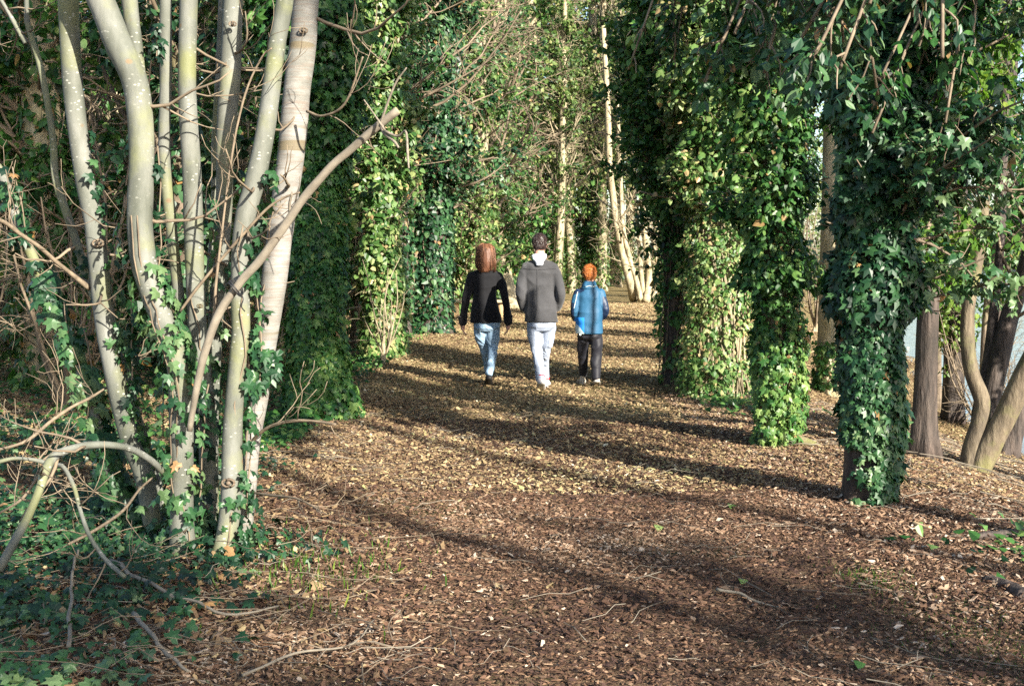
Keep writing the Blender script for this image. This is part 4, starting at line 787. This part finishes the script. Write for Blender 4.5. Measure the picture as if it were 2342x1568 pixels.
M['leather'] = cloth('black_leather', (.015, .014, .014), .35, 0, 60, .2, .5); M['shoe_white'] = cloth('white_trainer', (.75, .68, .66), .5, 0, 60, .08, .4); M['red'] = cloth('red_trim', (.5, .03, .04), .5, 0)
M['shoe_tan'] = cloth('beige_trainer', (.45, .38, .30), .6, 0, 60, .15); M['dark_sole'] = cloth('dark_sole', (.02, .018, .017), .6, 0); M['sole'] = cloth('rubber_sole', (.4, .38, .36), .7, 0)
M['hair_auburn'] = cloth('auburn_hair', (.13, .055, .030), .5, 0, 80, .3, .3); M['hair_dark'] = cloth('dark_brown_hair', (.035, .02, .018), .4, 0, 80, .3, .6); M['hair_ginger'] = cloth('ginger_hair', (.46, .15, .035), .5, 0, 80, .3, .4)
M['eye'] = cloth('eye_white', (.7, .7, .7), .2, 0)

def head(c, s=1., yaw=0.):
    """c = chin-to-crown centre; s = head height/0.235"""
    x, y, z = c; R = [(-.118, .02, .030, .028), (-.105, .018, .045, .045), (-.07, .008, .060, .075), (-.03, 0, .069, .088), (.02, -.003, .075, .096), (.06, -.006, .073, .093), (.09, -.006, .060, .075), (.108, -.006, .042, .052), (.118, -.006, .016, .02)]
    P_ = [loft([(z+a*s, x, y+b_*s, rx*s, ry*s) for a, b_, rx, ry in R], 24, 2.1)]
    P_ += [ell((x, y+.102*s, z-.022*s), (.011*s, .016*s, .022*s), 10), ell((x, y+.09*s, z+.018*s), (.045*s, .014*s, .010*s), 10), ell((x, y+.088*s, z-.062*s), (.022*s, .010*s, .008*s), 10)]
    for q in (-1, 1): P_ += [ell((x+q*.078*s, y-.002*s, z-.012*s), (.009*s, .020*s, .031*s), 10)]
    return P_
def hand(w, d, s=1., side=1, curl=.5):
    """w wrist point, d pointing direction; five fingers of different lengths"""
    w = np.array(w, float); d = nrm(np.array(d, float)); out = np.array([side, 0, 0.]); out = nrm(out-d*(out@d)); fw = nrm(np.cross(d, out)*side)
    if fw[1] < 0: fw = -fw
    P_ = [limb([w-d*.02, w+d*.03*s, w+d*.075*s], [.024*s, .030*s, .028*s], 8, 10)]
    for i, (L_, o_) in enumerate(((.066, .030), (.076, .011), (.070, -.009), (.055, -.027))):
        b0 = w+d*.080*s+fw*o_*s; ins = -out
        P_.append(limb([b0, b0+(d*.45+ins*.15*curl)*L_*s, b0+(d*.78+ins*.55*curl)*L_*s, b0+(d*.95+ins*1.1*curl)*L_*s], [.0095*s, .009*s, .0085*s, .0075*s], 8, 8))
    b0 = w+d*.025*s+fw*.026*s; P_.append(limb([b0, b0+(fw*.5+d*.5)*.04*s, b0+(fw*.55+d*1.2-out*.3)*.045*s], [.013*s, .011*s, .009*s], 7, 8))
    return P_
def short_hair(c, s, mat, par, n=2600, L=.022, zlo=-.055):
    R = np.array([(-.118, .02, .030, .028), (-.07, -.01, .064, .084), (-.03, -.006, .073, .094), (.02, -.008, .080, .103), (.06, -.010, .079, .101), (.09, -.010, .066, .084), (.112, -.010, .046, .058), (.124, -.010, .016, .02)])
    rows = [(c[2]+a*s, c[0], c[1]+b_*s-.008*s, rx*s, ry*s*.93) for a, b_, rx, ry in R[2:]]; rows.insert(0, (c[2]+zlo*s, c[0], c[1]-.02*s, .062*s, .066*s))
    V, F_ = remesh([loft(rows, 24, 2.1)], .006, 3, lambda v: .003*vnoise(v, 45, 3, 3))
    V[:, 1] = np.where(V[:, 1] > c[1]+.05*s, c[1]+.05*s+(V[:, 1]-c[1]-.05*s)*np.where(V[:, 2] < c[2]+.045*s, .0, 1.), V[:, 1])
    h = part('hair', V, F_, mat, par)
    i = rng.integers(0, len(V), n); q = V[i]; o = nrm(q-np.array([c[0], c[1], c[2]+.0])); D = np.array([0, -.15, -1.])+.5*rng.normal(size=(n, 3)); D += o*.75
    T = (np.array([[-.07, 0, 0], [.07, 0, 0], [.05, .6, .04], [0, 1, .0]]), np.array([[0, 1, 2, 3]])); v2, f2, kk = leaves(q, o+.3*rng.normal(size=(n, 3)), D, rng.uniform(L*.6, L*1.7, n), T)
    part('strands', v2, f2, mat, h)
    return h
def shoe(name, par, x, y, z, pitch, L, w, mat, solem, yaw=0, trim=None):
    R = [(0, .3, .5), (.06, .85, .8), (.2, 1., 1.), (.4, .9, .88), (.6, 1.02, .72), (.8, 1.02, .56), (.94, .75, .42), (1., .35, .25)]
    h = .095*L/.28
    def place(V):
        V = V.copy(); cy, sy = math.cos(pitch), math.sin(pitch); yy = V[:, 1]-L*.75; zz = V[:, 2]; V[:, 1] = yy*cy+zz*sy+L*.75; V[:, 2] = -yy*sy+zz*cy   # toes stay down, heel lifts
        c_, s_ = math.cos(yaw), math.sin(yaw); a_ = V[:, 0]*c_-V[:, 1]*s_; b_ = V[:, 0]*s_+V[:, 1]*c_; return np.stack([a_+x, b_+y, V[:, 2]+z], -1)
    def ring(scale_w, zt, zb):
        rows = [(t_*L, 0, 0, w*a_*scale_w, 0) for t_, a_, _ in R]; vs = []; seg = 14; a = np.linspace(0, 2*math.pi, seg, endpoint=False)
        for (t_, a_, b_) in R:
            top = zt*b_ if zt > .03 else zt; vs.append(np.stack([w*a_*scale_w*np.cos(a), np.full(seg, t_*L-.02), zb+(top-zb)*(.5+.5*np.sin(a))], -1))
        V = np.concatenate(vs); n = len(R); i = np.arange(n-1)[:, None]*seg+np.arange(seg)[None]; j = np.arange(n-1)[:, None]*seg+(np.arange(seg)[None]+1) % seg
        Q = np.stack([i, j, j+seg, i+seg], -1).reshape(-1, 4); e = len(V); V = np.vstack([V, vs[0].mean(0), vs[-1].mean(0)]); s = np.arange(seg); s2 = (s+1) % seg
        return V, [Q, np.concatenate([np.stack([s2, s, 0*s+e], -1), np.stack([s+(n-1)*seg, s2+(n-1)*seg, 0*s+e+1], -1)])]
    v, f = remesh([ring(1, h, .012), limb([(0, .035, .04), (0, .035, h+.02)], [w*.8, w*.72], 6)], .006, 3)
    o_ = part(name, place(v), f, mat, par)
    v, f = ring(1.06, .026, .0); part('sole', place(v), f, solem, o_)
    if trim: 
        v, f = tubes(np.array([[w*.85*math.cos(a), .030+w*.85*math.sin(a), h+.012] for a in np.linspace(0, 6.283, 16)]), np.full(16, .007), 6); part('trim', place(v), f, trim, o_)
    return o_
def folds(zs, amp, f=24, seed=0, where=None):
    def d(v):
        a = amp*vnoise(v*np.array([1., 1., .7]), 9, 3, seed)-amp*1.6*np.abs(vnoise(v*np.array([.35, .35, 1.])+vnoise(v, 4, 2, seed+3)[:, None]*.12, f, 2, seed+1))
        return np.maximum(a, -.007)*(where(v) if where is not None else 1)
    return d
def person(u, v, label, group='family walking away along the path'):
    g = G(u, v); return thing('person', label, 'person', tuple(g), group), g

# ---- woman: local metres; z measured up from the ground, x to the right in the picture
K = 10335/14.75; zx = lambda q: (q-470)/K; zz = lambda q: (1398-q)/K
wm, g = person(1114, 882, 'woman with long auburn hair, short black coat and pale blue jeans')
arms = {-1: [(zx(352), 0, zz(448)), (zx(318), -.02, zz(530)), (zx(293), -.03, zz(640)), (zx(272), .02, zz(750)), (zx(260), .04, zz(862))],
        1: [(zx(560), 0, zz(448)), (zx(600), -.01, zz(530)), (zx(625), -.02, zz(640)), (zx(642), .05, zz(750)), (zx(650), .08, zz(856))]}
legs = {-1: [(zx(415), 0, zz(850)), (zx(418), .04, zz(960)), (zx(440), .12, zz(1070)), (zx(462), .24, zz(1190)), (zx(480), .34, zz(1318))],
        1: [(zx(528), 0, zz(850)), (zx(522), -.01, zz(960)), (zx(520), .0, zz(1070)), (zx(510), -.08, zz(1190)), (zx(490), -.16, zz(1290))]}
hc = (zx(455), .02, zz(275)+.01)
body = head(hc, .98)+[limb([(hc[0], -.01, hc[2]-.09), (zx(458), -.02, zz(420))], [.052, .06], 8),
    loft([(zz(850), zx(465), 0, .135, .09), (zz(760), zx(460), 0, .14, .10), (zz(620), zx(455), 0, .115, .085), (zz(520), zx(455), 0, .13, .09), (zz(440), zx(455), 0, .16, .085), (zz(405), zx(455), 0, .12, .06)])]
for q in (-1, 1):
    body += [limb(arms[q], [.046, .038, .032, .029, .024]), limb(legs[q], [.068, .060, .045, .038, .030])]+hand(arms[q][-1], (q*-.02+.03*(q < 0), .12, -1), .95, q, .55)
V, F_ = remesh(body, .0062, 2); part('body', V, F_, M['skin'], wm)
for q in (-1, 1): part('eye', *ell((hc[0]+q*.031, hc[1]+.084, hc[2]-.002), (.012, .010, .009), 10), M['eye'], wm)
coat = [loft([(zz(852), zx(463), 0, .192, .145), (zz(800), zx(462), 0, .186, .145), (zz(720), zx(458), 0, .168, .132), (zz(640), zx(453), 0, .148, .115), (zz(590), zx(452), 0, .146, .108), (zz(520), zx(454), 0, .162, .115), (zz(450), zx(455), 0, .185, .108), (zz(415), zx(456), 0, .165, .088), (zz(392), zx(456), 0, .09, .065)], 36)]
for q in (-1, 1):
    coat += [limb(arms[q], [.070, .064, .055, .050, .049])]; a_ = np.array(arms[q][-1]); coat += [limb([a_+(0, 0, .075), a_+(0, 0, .0)], [.056, .057], 8)]
V, F_ = remesh(coat, .0085, 3, folds(0, .006, 17, 2)); ct = part('coat', V, F_, M['coat_black'], wm)
for q in (-1, 1):
    a_ = np.array(arms[q][-1]); part('cuff_strap', *tubes(np.array([a_+(math.cos(t_)*.059, math.sin(t_)*.057, .085) for t_ in np.linspace(0, 6.283, 18)]), np.full(18, .008), 6), M['coat_black'], ct)
    part('button', *ell(tuple(a_+(-.03, -.058, .085)), (.008, .006, .008), 10), M['leather'], ct)
part('collar', *remesh([loft([(zz(425), zx(456), -.01, .12, .085), (zz(395), zx(456), -.005, .085, .075), (zz(372), zx(456), 0, .075, .07)])], .008, 2), M['coat_black'], ct)
jn = [loft([(zz(930), zx(468), -.005, .11, .10), (zz(900), zx(468), -.012, .165, .125), (zz(850), zx(466), -.008, .172, .125), (zz(800), zx(465), 0, .15, .11)])]
for q in (-1, 1): jn += [limb(legs[q], [.088, .088, .066, .056, .048])]
V, F_ = remesh(jn, .0075, 3, folds(0, .008, 24, 5)); part('jeans', V, F_, M['jean_blue'], wm)
shoe('ankle_boot', wm, zx(489), -.26, 0, .6, .24, .043, M['leather'], M['dark_sole']); shoe('ankle_boot', wm, zx(480), .30, 0, 0., .24, .043, M['leather'], M['dark_sole'])
# long hair: shell and strands
rows = [(hc[2]+.124, hc[0], -.0, .02, .03), (hc[2]+.112, hc[0], -.0, .062, .07), (hc[2]+.08, hc[0], -.005, .096, .10), (hc[2]+.03, hc[0], -.012, .112, .108), (hc[2]-.03, hc[0]+.002, -.028, .118, .098), (hc[2]-.09, hc[0]+.004, -.05, .118, .082), (hc[2]-.14, hc[0]+.003, -.065, .104, .062), (hc[2]-.175, hc[0]-.002, -.078, .080, .040), (hc[2]-.21, hc[0]-.008, -.088, .050, .022)][::-1]
V, F_ = remesh([loft(rows, 32, 2.1)], .007, 3, lambda v: .006*vnoise(v*np.array([1, 1, .06]), 38, 2, 3)); fr = (V[:, 1] > .055) & (V[:, 2] < hc[2]+.055); V[fr, 1] = .055; hr = part('hair', V, F_, M['hair_auburn'], wm)
ns = 900; ph = rng.uniform(math.pi*.92, math.pi*2.08, ns); kz = 12; r_ = np.array(rows[::-1]); tt = np.linspace(0, 1, kz); end = rng.uniform(.62, 1.0, ns); S_ = []
for a, e_ in zip(ph, end):
    f_ = tt*e_*(len(r_)-1); i = np.minimum(f_.astype(int), len(r_)-2); u_ = (f_-i)[:, None]; rr = r_[i]*(1-u_)+r_[i+1]*u_; a2 = a+.22*np.sin(tt*6+a*7)*tt
    low = np.maximum(0, tt*e_-.75)*.25; S_.append(np.stack([rr[:, 1]+np.cos(a2)*(rr[:, 3]+.004)*(1+low), rr[:, 2]+np.sin(a2)*(rr[:, 4]+.004), rr[:, 0]], -1))
S_ = np.array(S_)+rng.normal(0, .005, (ns, 1, 3)); S_ = S_+np.linspace(0, 1, kz)[None, :, None]**1.5*.042*np.stack([vnoise(S_, 9, 2, i) for i in range(3)], -1)
M['hair_light'] = cloth('copper_hair', (.26, .125, .065), .45, 0, 80, .3, .35); M['hair_low'] = cloth('brown_hair', (.06, .025, .015), .5, 0, 80, .3, .3)
for j, mm in enumerate(('hair_auburn', 'hair_light', 'hair_low')): part('strands', *tubes(S_[j::3], np.full(S_[j::3].shape[:2], .0030)*np.linspace(1, .3, kz)[None], 4), M[mm], hr)

# ---- man
K = 10335/14.2; zx = lambda q: (q-945)/K; zz = lambda q: (1440-q)/K
mn, g = person(1237, 892, 'tall dark-haired young man in grey coat, white hood and bleached jeans, hands in pockets')
hc = (zx(934), .03, zz(200)+.02)
arms = {-1: [(zx(826), 0, zz(392)), (zx(788), -.03, zz(480)), (zx(768), -.08, zz(600)), (zx(776), -.02, zz(680)), (zx(803), .06, zz(738))],
        1: [(zx(1042), 0, zz(388)), (zx(1085), -.03, zz(480)), (zx(1114), -.08, zz(600)), (zx(1106), -.02, zz(675)), (zx(1083), .06, zz(738))]}
legs = {-1: [(zx(885), 0, zz(850)), (zx(890), .0, zz(960)), (zx(910), .0, zz(1090)), (zx(930), -.08, zz(1220)), (zx(942), -.16, zz(1345))],
        1: [(zx(1010), 0, zz(850)), (zx(1005), .06, zz(960)), (zx(985), .14, zz(1090)), (zx(978), .24, zz(1220)), (zx(985), .32, zz(1350))]}
body = head(hc, 1.02)+[limb([(hc[0], -.0, hc[2]-.09), (zx(930), -.02, zz(360))], [.06, .07], 8),
    loft([(zz(850), zx(940), 0, .15, .11), (zz(620), zx(935), 0, .135, .10), (zz(450), zx(932), 0, .18, .10), (zz(370), zx(932), 0, .17, .08), (zz(330), zx(932), 0, .09, .06)])]
for q in (-1, 1): body += [limb(arms[q], [.05, .043, .036, .030, .025]), limb(legs[q], [.070, .062, .048, .040, .032])]+hand(arms[q][-1], (-q*.35, .5, -.6), 1., q, .6)
V, F_ = remesh(body, .0062, 2); part('body', V, F_, M['skin'], mn)
for q in (-1, 1): part('eye', *ell((hc[0]+q*.032, hc[1]+.088, hc[2]-.002), (.012, .010, .009), 10), M['eye'], mn)
coat = [loft([(zz(852), zx(948), 0, .202, .15), (zz(800), zx(947), 0, .195, .15), (zz(700), zx(940), 0, .185, .14), (zz(600), zx(936), 0, .182, .128), (zz(500), zx(933), 0, .192, .128), (zz(420), zx(932), 0, .21, .122), (zz(368), zx(932), 0, .195, .10), (zz(338), zx(932), 0, .135, .08), (zz(315), zx(932), 0, .08, .065)], 36)]
for q in (-1, 1): coat += [limb(arms[q], [.076, .068, .060, .055, .053])]
V, F_ = remesh(coat, .0085, 3, folds(0, .008, 13, 7)); ct = part('coat', V, F_, M['coat_grey'], mn)
def on_surface(pts_, V, off=.002):
    out = []
    for x_, z_ in pts_:
        d = (V[:, 0]-x_)**2+(V[:, 2]-z_)**2; k_ = np.argsort(d)[:40]; out.append((x_, V[k_, 1].min()-off, z_))
    return np.array(out)
sm = on_surface([(zx(912), zz(y_)) for y_ in np.linspace(400, 700, 18)]+[(zx(q), zz(y_)) for q, y_ in zip(np.linspace(911, 888, 8), np.linspace(720, 848, 8))], V, .001); part('seam', *tubes(sm, np.full(len(sm), .0042), 6), M['coat_grey'], ct)
sm = on_surface([(zx(q), zz(392+8*math.sin((q-790)/280*3.1))) for q in np.linspace(795, 1072, 24)], V, .0005); part('yoke_seam', *tubes(sm, np.full(len(sm), .003), 6), M['coat_grey'], ct)
for q in (-1, 1): part('shoulder_strap', *tubes(np.array([(zx(932)+q*s_, -.01-.0*s_, zz(322)-.02-.045*((s_-.1)/.1)**1.3 if s_ > .1 else zz(322)-.02) for s_ in np.linspace(.09, .2, 8)]), np.full(8, .017), 8), M['coat_grey'], ct)
hd = [loft([(zz(368), zx(928), -.105, .04, .03), (zz(340), zx(928), -.09, .055, .045), (zz(308), zx(928), -.06, .088, .062), (zz(285), zx(930), -.03, .092, .076), (zz(268), zx(932), -.01, .08, .072)], 28)]
V, F_ = remesh(hd, .006, 2, folds(0, .006, 22, 9)); part('hood', V, F_, M['hood'], mn)
jn = [loft([(zz(930), zx(948), 0, .12, .10), (zz(890), zx(948), -.01, .172, .125), (zz(840), zx(946), 0, .172, .125), (zz(780), zx(945), 0, .15, .11)])]
for q in (-1, 1): jn += [limb(legs[q], [.096, .092, .074, .064, .064])]
V, F_ = remesh(jn, .0075, 3, folds(0, .011, 21, 12)); part('jeans', V, F_, M['jean_pale'], mn)
shoe('trainer', mn, zx(945), -.25, 0, .45, .29, .050, M['shoe_white'], M['sole'], 0, M['red']); shoe('trainer', mn, zx(992), .26, 0, 0., .29, .050, M['shoe_white'], M['sole'], -.1, M['red'])
short_hair(hc, 1.04, M['hair_dark'], mn)

# ---- boy
K = 10335/14.75; zx = lambda q: (q-1358)/K; zz = lambda q: (1400-q)/K
by, g = person(1350, 882, 'ginger-haired boy in a blue and navy jacket and black trousers')
hc = (zx(1350), .02, zz(462)+.015)
arms = {-1: [(zx(1255), 0, zz(600)), (zx(1232), -.02, zz(690)), (zx(1222), -.02, zz(770)), (zx(1232), .06, zz(820)), (zx(1262), .16, zz(830))],
        1: [(zx(1438), 0, zz(600)), (zx(1465), -.02, zz(690)), (zx(1478), -.02, zz(765)), (zx(1462), .06, zz(810)), (zx(1430), .16, zz(820))]}
legs = {-1: [(zx(1305), 0, zz(960)), (zx(1300), .04, zz(1060)), (zx(1300), .10, zz(1160)), (zx(1305), .16, zz(1250)), (zx(1306), .22, zz(1325))],
        1: [(zx(1405), 0, zz(960)), (zx(1408), -.02, zz(1060)), (zx(1405), -.03, zz(1160)), (zx(1402), -.08, zz(1250)), (zx(1402), -.13, zz(1335))]}
body = head(hc, .93)+[limb([(hc[0], 0, hc[2]-.08), (zx(1348), -.01, zz(580))], [.045, .05], 8), loft([(zz(960), zx(1350), 0, .13, .10), (zz(760), zx(1350), 0, .12, .09), (zz(620), zx(1348), 0, .13, .08), (zz(575), zx(1348), 0, .08, .05)])]
for q in (-1, 1): body += [limb(arms[q], [.040, .034, .029, .025, .021]), limb(legs[q], [.056, .05, .04, .034, .028])]+hand(arms[q][-1], (-q*.8, .5, .1), .8, q, .6)
V, F_ = remesh(body, .0062, 2); part('body', V, F_, M['skin'], by)
for q in (-1, 1): part('eye', *ell((hc[0]+q*.029, hc[1]+.080, hc[2]-.002), (.011, .009, .008), 10), M['eye'], by)
jk = [loft([(zz(957), zx(1346), 0, .170, .14), (zz(930), zx(1346), 0, .172, .143), (zz(850), zx(1347), 0, .165, .138), (zz(740), zx(1349), 0, .157, .128), (zz(650), zx(1349), 0, .155, .118), (zz(595), zx(1349), 0, .145, .10), (zz(560), zx(1349), 0, .10, .085), (zz(540), zx(1349), 0, .075, .075)], 36)]
for q in (-1, 1): jk += [limb(arms[q], [.060, .060, .058, .052, .046])]
V, F_ = remesh(jk, .008, 3, folds(0, .006, 15, 15)); F4 = F_[0] if F_[0].shape[1] == 4 else F_[-1]
# panels of the jacket are separate shells cut from its faces
def take(F4, V, cond): c = V[F4].mean(1); return F4[cond(c)]
xl, xr = zx(1262), zx(1455)
is_n = lambda c: ((c[:, 2] > zz(575)-.03*np.abs(c[:, 0]-zx(1349))/.08) & (c[:, 0] < zx(1300))) | ((c[:, 0] > xr+.004) & (c[:, 2] > zz(880)) & (c[:, 2] < zz(640))) | ((c[:, 0] < zx(1215)) & (c[:, 2] < zz(690)))
sw = lambda c: zz(955)+.14*np.clip((c[:, 0]-zx(1215))/.13, 0, 1)**1.0
is_b = lambda c: (c[:, 0] < zx(1299)) & (c[:, 0] > zx(1222)) & (c[:, 2] < zz(815)) & (c[:, 1] < .06)
def split_mats(ob, mats, fn):
    for m_ in mats: ob.data.materials.append(m_)
    me = ob.data; cc = np.array([p_.center for p_ in me.polygons]); me.polygons.foreach_set('material_index', fn(cc).astype(np.int32)); me.update()
jo = part('jacket', V, F_, M['jacket'], by)
def jf(c):
    idx = np.zeros(len(c), int); idx[is_n(c)] = 1
    b_ = is_b(c); diag = (c[:, 2] < zz(955)+.125*(1-np.clip((c[:, 0]-zx(1225))/.11, 0, 1)**1.5)+.0); idx[b_] = 2; idx[b_ & diag] = 3; return idx
split_mats(jo, [M['navy'], M['sky_blue'], M['white_cloth']], jf)
V2, F2 = remesh([loft([(zz(580), zx(1345), -.012, .112, .085), (zz(550), zx(1346), -.01, .095, .085), (zz(520), zx(1348), -.004, .082, .08), (zz(508), zx(1348), .0, .074, .074)])], .007, 2, folds(0, .003, 20, 4)); cl = part('collar', V2, F2, M['jacket'], jo)
pp = on_surface([(zx(q), zz(552+4*math.sin(q/9))) for q in np.linspace(1308, 1402, 10)], V2, .002); part('piping', *tubes(pp, np.full(10, .004), 6), M['white_cloth'], jo)
pp = np.array([(zx(1245)-.045*t_, -.055, zz(600)-.20*t_) for t_ in np.linspace(0, 1, 10)]); part('piping', *tubes(on_surface([(a_[0], a_[2]) for a_ in pp], V, .001), np.full(10, .0045), 6), M['white_cloth'], jo)
part('toggle', *ell((zx(1265), -.12, zz(958)), (.014, .012, .014), 10), M['white_cloth'], jo)
jn = [loft([(zz(1010), zx(1353), 0, .09, .08), (zz(985), zx(1353), -.005, .142, .115), (zz(930), zx(1352), 0, .135, .11)])]
for q in (-1, 1): jn += [limb(legs[q], [.078, .074, .068, .064, .056])]
V, F_ = remesh(jn, .0075, 3, folds(0, .009, 18, 17)); part('trousers', V, F_, M['track'], by)
shoe('shoe', by, zx(1305), .16, 0, 0., .23, .043, M['shoe_tan'], M['sole'], .25); shoe('shoe', by, zx(1405), -.17, 0, .35, .23, .043, M['shoe_tan'], M['sole'], -.05)
short_hair(hc, .96, M['hair_ginger'], by, 2600, .02)

# ------------------------------------------------------------------ bench left of the path
g = G(1040, 728); bn = thing('log_bench', 'rustic bench, pale plank on round brown logs, left of the woman', 'bench', (g[0]+.55, g[1], g[2]), None, .0)
part('seat', *tubes(np.array([(-.95, 0, .49), (-.4, 0, .49), (.3, 0, .49), (.95, 0, .49)]), np.full(4, .02), 8), M['bark_pale'], bn) if False else None
def boxv(x0, x1, y0, y1, z0, z1, bv=.012):
    V, F_ = remesh([(np.array([[x0, y0, z0], [x1, y0, z0], [x1, y1, z0], [x0, y1, z0], [x0, y0, z1], [x1, y0, z1], [x1, y1, z1], [x0, y1, z1]]), np.array([[3, 2, 1, 0], [4, 5, 6, 7], [0, 1, 5, 4], [1, 2, 6, 5], [2, 3, 7, 6], [3, 0, 4, 7]]))], bv, 2, lambda v: .003*vnoise(v, 9, 3, 1)); return V, F_
part('seat', *boxv(-.85, .95, -.2, .2, .40, .47), M['bark_pale'], bn)
for x_ in (-.55, .65): part('log_leg', *tubes(np.array([(x_, 0, -.05), (x_, 0, .2), (x_, 0, .40)]), np.array([.12, .115, .115]), 16), M['cutwood'], bn, label=None)

# ------------------------------------------------------------------ fallen sticks one can pick out, and a few single leaves
def ground_stick(pts, w0, w1, label, mat='deadwood', lift=.02, cat='stick', name='fallen_stick', group=None):
    p = np.array([G(u, v) for u, v in pts]); p = spline(p, 20); p[:, 2] = Hf(p[:, 0], p[:, 1])+lift; r = np.linspace(w0, w1, 20)*(1+.1*vnoise(p, 14, 2, 1)); p += .012*np.stack([vnoise(p, 7, 3, i) for i in range(3)], -1)
    o_ = thing(name, label, cat, tuple(p[0]), group); part('wood', *tubes(p, r, 8), M[mat], o_, world_co=True)
    return o_
ground_stick([(258, 1318), (350, 1375), (430, 1410), (530, 1442), (640, 1425)], .011, .004, 'long thin dead stick lying across the ground ivy below the pale stems', lift=.07)
ground_stick([(310, 1440), (360, 1500), (400, 1540), (440, 1566)], .010, .006, 'short grey stick in the ivy at the bottom left', lift=.06)
ground_stick([(165, 1520), (160, 1430), (170, 1350), (185, 1290)], .008, .006, 'dead stem standing out of the ivy left of the pale stems', lift=.08)
ground_stick([(560, 1566), (700, 1520), (800, 1500), (860, 1440)], .006, .003, 'forked dry twig at the bottom, left of the middle', lift=.05)
ground_stick([(835, 1000), (858, 1004)], .03, .02, 'short mossy root stub at the foot of the thick green ivy column', 'bark_moss', .0)
ground_stick([(2230, 1235), (2290, 1232), (2342, 1225)], .02, .03, 'dark charred branch on the bank at the right edge', 'bark_dark', .02)
ground_stick([(2255, 1330), (2300, 1345), (2345, 1372)], .03, .045, 'dark decaying log end in the right foreground corner', 'bark_dark', .01)
ground_stick([(2095, 1205), (2130, 1217)], .016, .014, 'short pale stick on the bank right of the nearest ivy column', 'cutwood')
ground_stick([(1640, 1360), (1700, 1372), (1760, 1392), (1800, 1400)], .008, .004, 'brown twig on the wood chips in the right foreground', lift=.015)
ground_stick([(1960, 1340), (2010, 1352), (2060, 1368)], .007, .005, 'straw-coloured splinter in the right foreground below the nearest ivy column', 'twig_pale', .015)
ground_stick([(1945, 1160), (1950, 1132), (1975, 1128), (1995, 1140)], .012, .008, 'small curved root at the bare foot of the nearest ivy column', 'twig_pale', .03)
for u, v, lb, mt, tn, s_ in ((715, 1352, 'curled orange-brown dead leaf on the wood chips below the pale stems', 'litter', .5, .085), (1497, 1215, 'pale green fallen leaf on the wood chips in the middle of the path', 'ivy_pale', .6, .06), (1665, 1165, 'flat grey-green fallen leaf lying on the path left of the nearest ivy column', 'ivy_pale', .45, .06), (1690, 1340, 'small bright green leaf on the wood chips in the foreground', 'ivy', .8, .05),
        (2125, 1262, 'grey-green leaf lying right of the foot of the nearest ivy column', 'ivy_pale', .5, .07), (1955, 1535, 'dull green leaf on the wood chips at the bottom right', 'ivy', .6, .05), (215, 1400, 'large bright green leaf standing up in the dark ground ivy', 'yellow_leaf', .3, .09)):
    g = G(u, v); o_ = thing('fallen_leaf', lb, 'leaf', tuple(g+(0, 0, .02))); V, F_, kk = leaves(np.array([[0, 0, .01]]), np.array([[.2, -.5, .8]]), np.array([[1, .3, 0.]]), [s_], HEART if s_ != .085 else IVY); part('blade', V, F_, M[mt], o_, tone=np.full(kk, tn))
